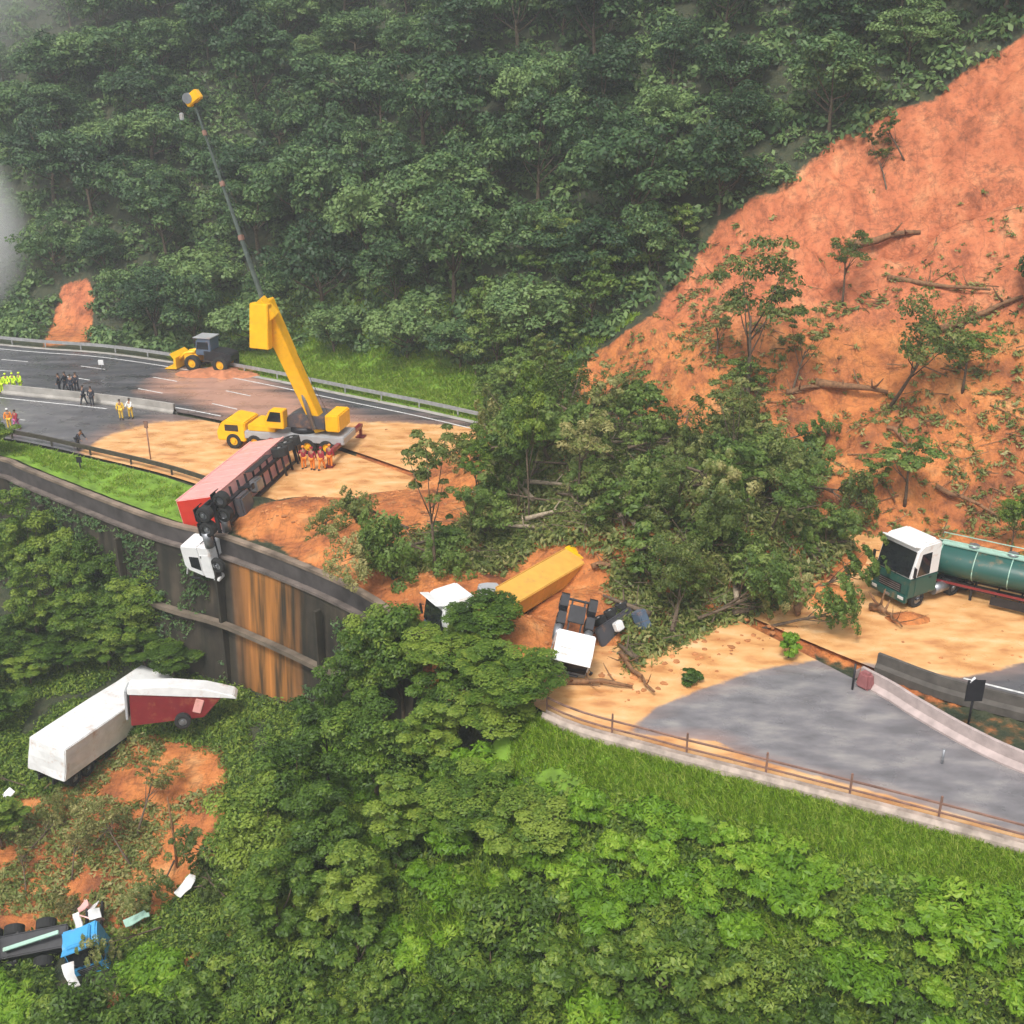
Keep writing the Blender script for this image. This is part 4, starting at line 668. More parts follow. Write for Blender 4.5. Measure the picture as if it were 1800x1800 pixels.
for k in LOGZ:
    p = Vector((q[k][0], q[k][1], float(gz(*q[k])) + .5)); a = random.uniform(0, 3.14); L = random.uniform(1.5, 3.5); d = Vector((math.cos(a), math.sin(a), random.uniform(-.2, .3))) * L / 2
    o = MB().tube([-d, d * .1, d], [.16, .13, .07], 7).tube([d * .1, d * .3 + Vector((.2, .3, .6))], [.07, .03], 5).build('broken_branch', BARKP if k % 2 else BARK); o.location = p; tag(o, 'broken bare branch sticking out of the tangled debris heap', 'branch', 'broken branches in the debris heap')

# ------------------------------------------------------------------ vehicles (x forward, y left, z up)
def wheel(parent, c, r=.5, w=.3, rimm=None, name='wheel'):
    s = 1 if c[1] > 0 else -1
    b = MB(); pr = [(-w / 2, r * .82), (-w / 2 + .04, r), (w / 2 - .04, r), (w / 2, r * .82)]; n = 20; rings = []
    for yy, rr in [(-w / 2, r * .55)] + pr + [(w / 2, r * .55)]: rings.append([b.bm.verts.new((math.cos(k * 2 * math.pi / n) * rr, yy, math.sin(k * 2 * math.pi / n) * rr)) for k in range(n)])
    for a, c2 in zip(rings, rings[1:] + rings[:1]):
        for k in range(n): b.bm.faces.new((a[k], a[(k + 1) % n], c2[(k + 1) % n], c2[k]))
    t = b.build(name, M_tyre, parent, c); q = MB().tube([(0, -w * .3, 0), (0, w * .3, 0)], r * .56, 14).tube([(0, s * w * .3, 0), (0, s * (w * .3 + .1), 0)], r * .22, 10); q.build('rim', rimm or M_steel, t); return t
def cab(parent, mtop, mlow=None, L=2.2, W=2.45, H=2.6, z0=.75, x0=0, split=.38, hood=False, mir=True, dentk=0.):
    """cab-over cab: the front bumper is at x0 + L"""
    mlow = mlow or mtop; zs = z0 + H * split
    up = MB().prism([(0, zs), (L - .02, zs), (L - .42, z0 + H - .25), (L - .75, z0 + H), (.1, z0 + H), (0, z0 + H - .1)], W, (x0, 0, 0), .07)
    if dentk: up.dent(dentk)
    root = up.build('cab_shell', mtop, parent)
    MB().prism([(0, z0), (L + .04, z0), (L + .08, z0 + .3), (L, zs - .003), (0, zs - .003)], W - .01, (x0, 0, 0), .05).build('cab_lower_body', mlow, parent)
    a = Vector((x0 + L - .02, 0, zs + .05)); b_ = Vector((x0 + L - .4, 0, z0 + H - .28)); d = (b_ - a); ang = math.atan2(d.x, d.z)
    MB().box((a + b_) / 2 + Vector((.035, 0, .0)), (.05, W - .22, d.length - .1), Matrix.Rotation(ang, 3, 'Y'), .02).build('windshield', M_glass, parent)
    MB().box((x0 + L - .3, 0, z0 + H - .02), (.5, W - .1, .06), Matrix.Rotation(-.3, 3, 'Y'), .02).build('sun_visor', mtop, parent)
    MB().box((x0 + L + .1, 0, z0 - .02), (.25, W + .02, .42), None, .05).build('bumper', mlow, parent)
    MB().box((x0 + L + .075, 0, z0 + .5), (.05, W * .62, .5), None, .02).build('grille', M_blk, parent)
    g_ = MB()
    for k in range(4): g_.box((x0 + L + .105, 0, z0 + .32 + k * .12), (.03, W * .58, .03))
    g_.build('grille_bar', M_steel, parent)
    w_ = MB()
    for s in (-1, 1): w_.tube([(x0 + L + .06, s * .15, zs + .06), (x0 + L - .1, s * .75, zs + .42)], .018, 5)
    w_.build('wiper', M_blk, parent); MB().box((x0 + L + .235, 0, z0 - .05), (.02, .42, .14)).build('number_plate', M_steel, parent)
    for s in (-1, 1):
        MB().box((x0 + 1.2, s * (W / 2 - .1), z0 - .2), (.55, .25, .06)).build('step', M_blk, parent)
        MB().prism([(.75, zs + .1), (1.72, zs + .1), (1.5, z0 + H - .5), (.75, z0 + H - .5)], .04, (x0, s * (W / 2 + .0), 0), .01).build('side_window', M_glass, parent)
        MB().box((x0 + L + .22, s * (W / 2 - .3), z0 + .05), (.06, .4, .18), None, .02).build('headlight', M_lamp, parent)
        d_ = MB().prism([(.55, z0 + .1), (1.75, z0 + .1), (1.75, zs + .0), (.55, zs + .0)], .03, (x0, s * (W / 2 + .005), 0), .01).build('door', mlow, parent)
        MB().box((x0 + .68, s * (W / 2 + .04), zs - .12), (.16, .04, .05)).build('handle', M_blk, d_)
        if mir: MB().box((x0 + L - .05, s * (W / 2 + .2), zs + .5), (.1, .18, .6), None, .03).tube([(x0 + L - .2, s * W / 2, zs + .75), (x0 + L - .05, s * (W / 2 + .2), zs + .75)], .025, 5).build('mirror', M_blk, parent)
    MB().box((x0 + .7, 0, z0 + H + .06), (1.1, W - .5, .14), None, .05, (.8, .9)).build('roof_deflector', mtop, parent)
def tractor(name, loc, rot, label, mtop, mlow=None, H=2.7, chL=3.6, axles=(-1.6, -2.9), mch=None, dentk=0., hasfront=True):
    e = empty(name, loc, rot, label, 'truck'); mch = mch or M_blk
    cab(e, mtop, mlow, H=H, x0=0, dentk=dentk)
    for s in (-1, 1): MB().box((-chL / 2 + .8, s * .42, .82), (chL + 1.6, .1, .26), None, .01).build('chassis_rail', mch, e)
    MB().box((-chL + .1, 0, .9), (.12, 2.3, .2), None, .02).box((-1.9, 0, 1.02), (1.2, 1.1, .14), None, .03).build('coupling_plate', mch, e)
    for s in (-1, 1):
        wheel(e, (1.3, s * 1.05, .5))
        for x in axles: wheel(e, (x, s * .95, .5), .5, .55)
        MB().tube([(-1.05, s * 1.0, .72), (.0, s * 1.0, .72)], .3, 12).build('fuel_tank', M_steel, e)
        for x in axles: MB().prism([(x - .62, .75), (x - .4, 1.08), (x + .4, 1.08), (x + .62, .75), (x + .55, .75), (x + .36, 1.02), (x - .36, 1.02), (x - .55, .75)], .55, (0, s * .95, 0)).build('mudguard', M_blk, e)
    for z in (.95, 1.4): MB().tube([(-.12, -1, z), (-.12, 1, z)], .03, 6).build('rear_rail', M_blk, e)
    return e
def chassis(e, L, axx, m, z=.85, W=2.4, wide=.5):
    for s in (-1, 1):
        MB().box((0, s * .5, z), (L, .12, .32), None, .01).build('chassis_rail', m, e)
        for x in axx: wheel(e, (x, s * .95, .5), .5, .55)
    mb = MB()
    for x in np.arange(-L / 2 + .6, L / 2, 1.2): mb.box((x, 0, z + .06), (.08, W - .1, .12))
    for x in axx: mb.tube([(x, -.95, .5), (x, .95, .5)], .08, 8)
    mb.build('crossmembers', m, e)
    MB().box((-L / 2 + .05, 0, .75), (.1, W, .16), None, .02).tube([(-L / 2, -W / 2 + .1, .55), (-L / 2, W / 2 - .1, .55)], .05).build('rear_bumper', m, e)
    for s in (-1, 1): MB().box((L / 2 - 2.6, s * .7, .45), (.14, .14, .9), None, .02).box((L / 2 - 2.6, s * .7, .03), (.35, .3, .05)).build('landing_leg', m, e)
    for s in (-1, 1): MB().box((0, s * (W / 2 - .02), .75), (L * .3, .04, .5), None, .01).build('side_guard', m, e)
def box_trailer(name, loc, rot, label, side, front=None, L=12., W=2.5, H=2.7, z0=1.1, axx=(-4.6, -3.3, -2.), ribs=True, roofm=None, m=None, dentk=0., cat='trailer'):
    e = empty(name, loc, rot, label, cat); m = m or M_blk
    b = MB().box((0, 0, z0 + H / 2), (L, W, H), None, .05)
    if dentk: b.dent(dentk, .7)
    b.build('cargo_box', side, e)
    if not dentk: MB().box((L / 2 + .012, 0, z0 + H / 2), (.02, W - .12, H - .12)).build('front_panel', front or side, e)
    dd = MB()
    for s in (-1, 1): dd.box((-L / 2 - .02, s * W / 4, z0 + H / 2), (.05, W / 2 - .06, H - .12), None, .01)
    d0 = dd.build('rear_door', side, e); MB().tube([(-L / 2 - .07, .15, z0 + .2), (-L / 2 - .07, .15, z0 + H - .2)], .02, 5).tube([(-L / 2 - .07, -.15, z0 + .2), (-L / 2 - .07, -.15, z0 + H - .2)], .02, 5).build('door_bar', M_steel, d0)
    if not dentk:
        tr = MB()
        for s in (-1, 1):
            tr.box((0, s * (W / 2 + .005), z0 + .06), (L, .05, .14), None, .01).box((0, s * (W / 2 + .005), z0 + H - .05), (L, .05, .12), None, .01)
            if ribs:
                for x in np.arange(-L / 2 + .6, L / 2, 1.2): tr.box((x, s * (W / 2 + .004), z0 + H / 2), (.05, .03, H - .26))
        tr.build('edge_trim', roofm or side, e)
    chassis(e, L, axx, m, z0 - .26, W); return e
def basis(fwd, up):
    f = Vector(fwd).normalized(); u = Vector(up); u = (u - f * u.dot(f)).normalized(); l = u.cross(f); return Matrix((f, l, u)).transposed()
# tanker at the right, cab turned towards the near side
a = G(1580, 1056, .0)
tr = tractor('tank_truck', (22.6, 54.9, -.05), basis((-.86, -.5, 0), (0, 0, 1)), 'white and green cab-over tank truck standing in ochre mud at the right edge', M_white, M_green, 3.0, 3.4)
e = empty('tank_trailer', (27.9, 53.2, -.25), basis((-.84, .54, 0), (.0, 0, 1)), 'green tank trailer with red side marks behind the white and green cab', 'trailer'); LT = 10.5
b = MB(); n = 24; rings = []
for x, k in [(-LT / 2, .05), (-LT / 2 + .05, .6), (-LT / 2 + .25, .93), (-LT / 2 + .5, 1), (LT / 2 - .5, 1), (LT / 2 - .25, .93), (LT / 2 - .05, .6), (LT / 2, .05)]: rings.append([b.bm.verts.new((x, math.cos(j * 2 * math.pi / n) * 1.2 * k, 2.15 + math.sin(j * 2 * math.pi / n) * .88 * k)) for j in range(n)])
for p_, q_ in zip(rings, rings[1:]):
    for j in range(n): b.bm.faces.new((p_[j], p_[(j + 1) % n], q_[(j + 1) % n], q_[j])).smooth = True
b.build('tank', M_green, e); mb = MB()
for x in np.linspace(-LT / 2 + .7, LT / 2 - .7, 6): mb.tube([(x, 1.22 * math.cos(t), 2.15 + .9 * math.sin(t)) for t in np.linspace(0, 2 * math.pi, 25)[:-1]] + [(x, 1.22, 2.15)], .03, 5)
mb.build('tank_rings', M_lgreen, e); MB().box((0, 0, 3.06), (LT - 1.2, .7, .06), None, .01).build('walkway', M_lgreen, e)
for x in (-3, -1, 1, 3): h_ = MB().tube([(x, 0, 3.08), (x, 0, 3.25)], .28, 14).build('hatch', M_steel, e)
for s in (-1, 1): MB().tube([(-LT / 2 + .5, s * .55, 3.1), (-LT / 2 + .5, s * .55, 3.4), (LT / 2 - .5, s * .55, 3.4), (LT / 2 - .5, s * .55, 3.1)], .03, 6).build('handrail', M_lgreen, e)
for s in (-1, 1): MB().box((0, s * 1.2, 1.22), (LT - .6, .05, .14), None, .01).build('side_stripe', M_maroon, e)
chassis(e, LT, (-4.2, -2.9, -1.6), M_blk, .95, 2.4)
# white-roofed truck nose down in the debris, its own wreckage beside it
p = P2T(1003, 1165); p = AT(998, 1130, 46.6)
tractor('wrecked_truck', Vector((p.x + .15, p.y + 1.2, .65)), basis((-.2, -.72, -.66), (.12, -.66, .74)), 'white-roofed grey truck tipped nose down on the red mud in the centre', M_white, M_grey, 2.5, 3.0, (-1.5, -2.7)); bpy.data.objects['wrecked_truck'].scale = (.76,) * 3
e = box_trailer('wrecked_trailer', (6.0, 52.2, 1.2), basis((-.66, -.62, -.12), (.75, -.5, .45)), 'black overturned trailer chassis with wheels right behind the white-roofed truck', M_dgrey, L=4.2, H=.22, W=1.5, z0=1.0, axx=(-1.5, -.3, .9), ribs=False); e.scale = (.72,) * 3; e.location = AT(1072, 1085, 50) + Vector((0, .6, -.9))
MB().box((.6, -.3, 1.9), (.7, .7, .5), None, .08).build('spare_tank', M_white, e)
MB().box((-1.4, .2, 2.1), (.8, 1.4, .9), None, .08).build('headboard', M_dblue, e)
# ochre trailer and its white cab
p0 = AT(880, 1062, 51.5); p1 = AT(1012, 985, 57.5); c = (p0 + p1) / 2; d = (p0 - p1)
e = box_trailer('ochre_trailer', c + Vector((0, .3, -1.35)), basis(d, (-.1, -.55, .83)), 'long trailer under an ochre tarpaulin slanting up out of the debris', M_och, M_och, L=d.length + .6, W=1.55, H=1.1, z0=1.0, axx=(-3, -1.8), ribs=True)
MB().box((-d.length / 2 + .4, 0, 2.13), (1.2, 1.62, .1), None, .03).build('end_flap', M_yel, e)
p = AT(820, 1062, 50.2)
tractor('buried_truck', p + Vector((.4, .6, -2.5)), basis((-.86, -.42, -.1), (-.05, .12, 1)), 'white-roofed truck cab with dark blue front half hidden by trees left of the ochre trailer', M_white, M_dblue, 2.3, 2.2, (-1.3,))
MB_p = AT(862, 1035, 52.5); o = MB().box((0, 0, 0), (1.3, .9, .7), Euler((.3, .2, .6)).to_matrix(), .12).dent(.12).build('crumpled_panel', M_grey); o.location = MB_p + Vector((0, 0, -.2)); tag(o, 'small crumpled silver panel between the buried cab and the ochre trailer', 'panel')
# red and pink trailer hanging over the wall
pa = AT(478, 800, 76.2); pb = AT(362, 900, 64.8); d = pb - pa; print('redtrailer', pa, pb, d.length)
rt = basis(d, (.83, .3, .1)); 
lr = basis(d, (.93, -.28, .2)); f_ = d.normalized()
# rolled on its side: local -z (underside) looks to the right and the camera, local +y side looks up
lat = Vector((-.2, 0, .98)); lat = (lat - f_ * lat.dot(f_)).normalized(); rt = Matrix((f_, lat, f_.cross(lat))).transposed(); 
ctr = (pa + pb) / 2
upv = f_.cross(lat)           # local up
e = box_trailer('overturned_trailer', ctr - upv * 2.2 + Vector((.35, 0, -.2)), rt, 'red and faded pink box trailer lying on its side and hanging over the wall edge', M_pink, M_red, L=d.length + .3, W=2.3, H=2.3, z0=1.15, axx=(-5.4, -4.2, -3.), roofm=M_pink); e.scale = (1.04, 1.2, 1.2)
MB().box((3.9, -.2, .55), (1.6, 1.4, .5), None, .1).build('tool_box', M_dgrey, e); MB().box((1.5, .3, .6), (1.2, .7, .5), None, .1).build('air_tank', M_steel, e)
pc = AT(352, 965, 62.6)
tractor('hanging_truck', pc + Vector((1.9, -.2, .75)), basis((.1, .1, -.98), (-.93, .3, .1)), 'white truck cab dangling nose down over the wall below the red trailer front', M_white, M_white, 2.1, 2.3, (-1.3, -2.3))
# white trailer in the ravine and its companion
p0 = P2T(90, 1345); pm = P2T(250, 1250)
wa = AT(60, 1325, 52.5); wb = AT(240, 1205, 61.5); d = wb - wa; L = d.length; print('white', L, wa, wb, gz(wa.x, wa.y), gz(wb.x, wb.y))
box_trailer('white_trailer', (wa + wb) / 2 + Vector((0.1, 1.2, -3.0)), basis(-d, (-.0, -.42, 1)), 'long white box trailer lying in the ravine with its grey side towards the mud', M_white, M_grey, L=L + 1.2, W=2.6, H=2.2, z0=.9, axx=(3, 4.2), dentk=.11)
p = AT(315, 1212, 57.5); e = empty('curved_trailer', p + Vector((0, 0, -.9)), basis((1, .15, -.05), (0, .1, 1)), 'white curved-roofed trailer with dark red underside touching the white trailer end', 'trailer')
MB().prism([(-3, .9), (2.6, .55), (3.4, .35), (3.2, .62), (1.5, 1.12), (-.5, 1.32), (-3, 1.35)], 1.3, (0, 0, 0), .05).build('roof', M_white, e); MB().prism([(-2.9, -1.2), (1.4, -.8), (2.5, .5), (-2.9, .88)], 1.15, (0, 0, 0), .03).build('body', M_maroon, e)
MB().box((1.1, -.62, 0), (.5, .1, .9), Euler((0, .3, 0)).to_matrix(), .03).build('torn_panel', M_pink, e); MB().box((-3.1, 0, .2), (.15, 1.3, 1.9), None, .03).build('end_wall', M_grey, e)
for s in (-1, 1): wheel(e, (.2, s * 1., -.75), .48, .4)
# wrecks at the bottom left
p = P2T(165, 1700); e = empty('blue_truck_wreck', p + Vector((0, .5, -.25)), basis((.25, -.9, -.2), (-.25, -.1, 1)), 'crushed bright blue truck cab standing in the brush at the bottom left', 'truck')
cab(e, M_blue, M_blue, 1.6, 1.75, 1.9, .35, -.8, .4, mir=False, dentk=.1)
for s in (-1, 1): MB().box((-1.9, s * .4, .6), (2.4, .1, .2)).build('chassis_rail', M_blk, e); wheel(e, (.2, s * .8, .3), .45, .3)
p = P2T(60, 1690); e = box_trailer('burnt_chassis', p + Vector((-.6, .4, .1)), basis((1, .15, .12), (.1, -.5, .9)), 'blackened tipped trailer chassis left of the crushed blue cab', M_blk, L=5, W=1.1, H=.25, z0=.9, axx=(-1.5, -.4, 1.2), ribs=False); MB().box((-1.6, 0, 1.9), (1.3, 1.6, .8), Euler((.2, .3, .1)).to_matrix(), .1).dent(.15).build('crumpled_body', M_blk, e)
MB().box((.9, -.1, 1.55), (2.8, .2, .15), Euler((0, -.08, .1)).to_matrix(), .02).build('side_bar', M_lgreen, e)
p = P2T(150, 1645); e = empty('white_wreckage', p + Vector((0, 0, .9)), None, 'shattered white and pink sheet pieces just behind the crushed blue cab', 'wreckage')
for k in range(7): MB().box((random.uniform(-.9, .9), random.uniform(-.5, .5), random.uniform(0, .9)), (random.uniform(.4, 1.0), random.uniform(.3, .6), .05), Euler((random.uniform(-1, 1), random.uniform(-1, 1), random.uniform(0, 3))).to_matrix()).dent(.08, 2, k).build('sheet_piece', M_white if k % 2 else M_pink, e)
for px_, py_, lab in [(245, 1640, 'grey-green sheet scrap lying in the brush right of the blue cab'), (130, 1740, 'pale bent pipe scrap below the blue cab'), (330, 1580, 'small whitish scrap in the brush right of the orange mud'), (12, 1425, 'pale torn panel at the left edge above the orange mud')]:
    p = P2T(px_, py_); o = MB().box((0, 0, .3), (1.3, .5, .08), Euler((.3, -.3, random.uniform(0, 3))).to_matrix(), .02).dent(.12, 1.5, px_).build('sheet_scrap', M_lgreen if px_ == 245 else M_white); o.location = p + Vector((0, 0, .5)); tag(o, lab, 'scrap')
# mobile crane ------------------------------------------------------------------
C0 = G(380, 783); C1 = G(600, 800); d = (C0 - C1); cr = empty('mobile_crane', (C0 + C1) / 2 + Vector((.6, .8, 0)), basis(d, (0, 0, 1)), 'yellow mobile crane with long telescopic boom raised over the far road', 'crane')
CL = d.length
MB().prism([(-CL / 2, .9), (CL / 2 - 2.2, .9), (CL / 2 - 2.2, 1.5), (-CL / 2, 1.5)], 2.6, (0, 0, 0), .06).build('carrier_deck', M_grey, cr)
MB().prism([(CL / 2 - 2.3, .6), (CL / 2, .6), (CL / 2 + .05, 1.3), (CL / 2 - .35, 2.0), (CL / 2 - .8, 2.3), (CL / 2 - 2.3, 2.1)], 2.6, (0, 0, 0), .08).build('carrier_cab', M_yel, cr)
MB().box((CL / 2 - .12, 0, 1.72), (.06, 2.1, .5), Matrix.Rotation(-.45, 3, 'Y'), .02).build('windshield', M_glass, cr)
for s in (-1, 1): MB().box((CL / 2 - 1.2, s * 1.3, 1.65), (1.1, .05, .5), None, .02).build('side_window', M_glass, cr); MB().box((CL / 2 + .02, s * .95, .9), (.08, .35, .2)).build('headlight', M_lamp, cr)
MB().box((CL / 2 - 3.6, 0, 1.75), (2.2, 2.4, .5), None, .06).build('engine_cover', M_yel, cr)
for x in (CL / 2 - 1.3, CL / 2 - 3., -CL / 2 + 2.9, -CL / 2 + 1.4):
    for s in (-1, 1): wheel(cr, (x, s * 1.1, .6), .6, .5, M_yel)
for x in (CL / 2 - 4.4, -CL / 2 + .4):
    for s in (-1, 1): MB().box((x, s * 2.2, .95), (.35, 2.6, .3), None, .03).box((x, s * 3.4, .5), (.2, .2, .9)).box((x, s * 3.4, .06), (.7, .7, .08), None, .02).build('outrigger', M_maroon, cr)
MB().tube([(-1.6, 0, 1.45), (-1.6, 0, 1.95)], 1.15, 22).build('turntable', M_blk, cr)
MB().prism([(-3.6, 1.95), (-.2, 1.95), (-.2, 2.5), (-1.2, 3.1), (-3.6, 2.9)], 2.2, (0, 0, 0), .06).build('upper_works', M_dgrey, cr)
MB().box((-4.2, 0, 2.5), (1.1, 2.4, 1.3), None, .08).build('counterweight', M_yel, cr)
oc = MB().prism([(-.1, 2.0), (1.3, 2.0), (1.45, 2.6), (1.0, 3.4), (-.1, 3.4)], .9, (-.5, 1.3, 0), .05).build('operator_cab', M_yel, cr); MB().prism([(.1, 2.55), (1.25, 2.55), (.9, 3.3), (.1, 3.3)], .94, (-.5, 1.3, 0)).build('cab_glass', M_glass, oc)
bpy.context.view_layer.update(); inv = cr.matrix_world.inverted()
B0 = AT(566, 755, 78.6); T1 = AT(463, 530, 78.0); T2 = AT(340, 178, 80.5)
def boomseg(a, b, w0, w1, h0, h1, m, nm, parent=cr):
    a, b = inv @ a, inv @ b; f = (b - a).normalized(); u = Vector((0, 1, 0)); l = f.cross(u).normalized(); u = l.cross(f); mb = MB(); v = []
    for p, w_, h_ in ((a, w0, h0), (b, w1, h1)):
        for sx, sy in ((-1, -1), (1, -1), (1, 1), (-1, 1)): v.append(mb.bm.verts.new(p + l * sx * w_ / 2 + u * sy * h_ / 2))
    for q in ((0, 1, 2, 3), (7, 6, 5, 4), (0, 4, 5, 1), (1, 5, 6, 2), (2, 6, 7, 3), (3, 7, 4, 0)): mb.bm.faces.new([v[k] for k in q])
    bmesh.ops.bevel(mb.bm, geom=mb.bm.edges[:], offset=.05, segments=2, affect='EDGES'); return mb.build(nm, m, parent)
boomseg(B0, T1, .85, 1.15, 1.0, 1.3, M_yel, 'boom_base')
jb = boomseg(AT(459, 612, 77.0), AT(458, 533, 77.2), 1.45, 1.35, .8, .8, M_yel, 'folded_jib')
boomseg(AT(480, 560, 77.4), AT(452, 530, 77.4), 1.0, 1.1, 1., 1., M_yel, 'boom_collar')
M_boomg = mat('weathered_boom', (.09, .115, .1), .7, .2, .3)
prev = T1; k_ = 0
for t, w_ in ((.33, .3), (.6, .24), (.85, .2), (1., .16)):
    q = T1.lerp(T2, t); boomseg(prev, q, w_ , w_ - .05, w_, w_, M_boomg, 'boom_section'); boomseg(q - (T2 - T1).normalized() * .25, q + (T2 - T1).normalized() * .15, w_ + .06, w_ + .06, w_ + .06, w_ + .06, M_rail, 'boom_collar'); prev = q
ti = inv @ T2; MB().box(ti + Vector((.0, 0, .2)), (1.2, .6, .7), Euler((0, .6, 0)).to_matrix(), .08).build('boom_head', M_yel, cr); MB().tube([ti + Vector((.3, -.35, .2)), ti + Vector((.3, .35, .2))], .35, 12).build('sheave', M_steel, cr)
MB().tube([inv @ B0 + Vector((-.8, 0, .8)), inv @ T1 + Vector((0, -.8, .3)), ti + Vector((0, 0, .5))],   .018, 5).build('boom_rope', M_blk, cr)
hk = ti + Vector((1.0, .0, -1.0)); MB().tube([ti + Vector((.7, 0, 0)), hk], .03, 5).build('hoist_rope', M_blk, cr); MB().box(hk, (.3, .2, .5), None, .05).build('hook_block', M_grey, cr)
MB().tube([inv @ (B0 + Vector((-.4, -.9, .3))), inv @ B0.lerp(T1, .5)], .16, 10).build('lift_cylinder', M_steel, cr)
# loader on the far carriageway
p = G(368, 652); e = empty('wheel_loader', p + Vector((0, .8, 0)), basis((-1, .25, 0), (0, 0, 1)), 'yellow and dark wheel loader on red soil at the far edge of the left road', 'loader')
MB().prism([(-2.6, 1), (.2, 1), (.2, 2.0), (-1.6, 1.95), (-2.6, 1.7)], 1.8, (0, 0, 0), .08).build('engine_body', M_blk, e); MB().prism([(-.6, 1.5), (1, 1.5), (.9, 2.8), (.6, 3.1), (-.6, 3.1)], 1.7, (0, 0, 0), .05).build('operator_cab', M_dblue, e); MB().prism([(-.4, 2.05), (.9, 2.05), (.75, 2.8), (-.4, 2.8)], 1.75, (0, 0, 0), .03).build('cab_glass', M_glass, e)
MB().box((.2, 0, 3.16), (1.8, 1.9, .1), None, .03).build('cab_roof', M_grey, e); MB().box((1.7, 0, 1.1), (1.4, 1.4, .8), None, .1).build('front_frame', M_yel, e)
for s in (-1, 1): MB().tube([(1.2, s * .5, 1.7), (2.3, s * .5, 1.5), (3.1, s * .5, .7)], .16, 8).build('lift_arm', M_yel, e); wheel(e, (1.3, s * 1.05, .75), .75, .55, M_yel); wheel(e, (-1.6, s * 1.05, .75), .75, .55, M_yel)
MB().prism([(2.9, .1), (4.1, .05), (4.15, .12), (3.2, .25), (3.1, 1.1), (3.5, 1.5), (3.4, 1.6), (2.9, 1.2)], 2.7, (0, 0, 0), .02).build('bucket', M_yel, e)
xs = MB().ball((0, 0, 0), 1, 4, (4.6, 2.2, .7)).dent(.25, .8, 3).build('soil_heap', mat('red_soil', (.45, .17, .08), .9, 0, .3, 2, .5)); xs.location = p + Vector((1.5, -.9, -.35)); tag(xs, 'low heap of red soil under the wheel loader on the far road', 'soil heap')
# signs and posts ---------------------------------------------------------------
def post_sign(px, py, h, label, board, m=M_blk, cat='road sign', tilt=0, name='road_sign'):
    p = P2T(px, py); e = empty(name, p, (0, tilt, 0), label, cat); MB().tube([(0, 0, -.3), (0, 0, h)], .055, 8).build('post', m, e)
    if board: MB().box((0, -.07, h - board[1] / 2), (board[0], .04, board[1]), None, .015).build('board', board[2], e); MB().box((0, -.045, h - board[1] / 2), (board[0] + .04, .015, board[1] + .04), None, .01).build('frame', M_blk, e)
    return e
e = post_sign(1700, 1283, 2.6, 'black-backed road sign on a dark post in the median ditch at right', (.75, 1.05, M_blk)); MB().tube([(-.3, -.05, 2.5), (-.1, -.05, 2.75)], .05, 6).build('lamp', M_white, e)
post_sign(1498, 1212, 1.4, 'single dark vertical post near the nose of the two barriers', None, M_blk, 'post', name='marker_post')
p = G(1520, 1208); e = empty('crash_cushion', p, basis((-.6, .75, 0), (0, 0, 1)), 'reddish barrier end marker at the nose of the curving pinkish barrier', 'barrier end'); MB().box((0, 0, .42), (.8, .6, .84), None, .12, (.75, .75)).build('cushion', mat('red_pink_plastic', (.28, .1, .1), .7), e); MB().box((.52, 0, .5), (.04, .5, .5), None, .02).build('reflector', M_pinkc, e)
post_sign(265, 808, 3.0, 'tall thin brown post rising from the ochre mud left of the crane', (.25, .5, M_rail), M_rail, name='sign_post'); post_sign(180, 652, 1.1, 'small white marker on the far road left of the loader', (.5, .5, M_white), M_steel, name='marker_post')
post_sign(142, 826, 1.0, 'small dark marker post on the bright grass verge at left', (.35, .4, M_blk), M_blk, name='marker_post'); post_sign(1395 - 20 + 280, 1345, .8, 'short grey post behind the curving barrier at right', None, M_steel, 'post', name='marker_post')

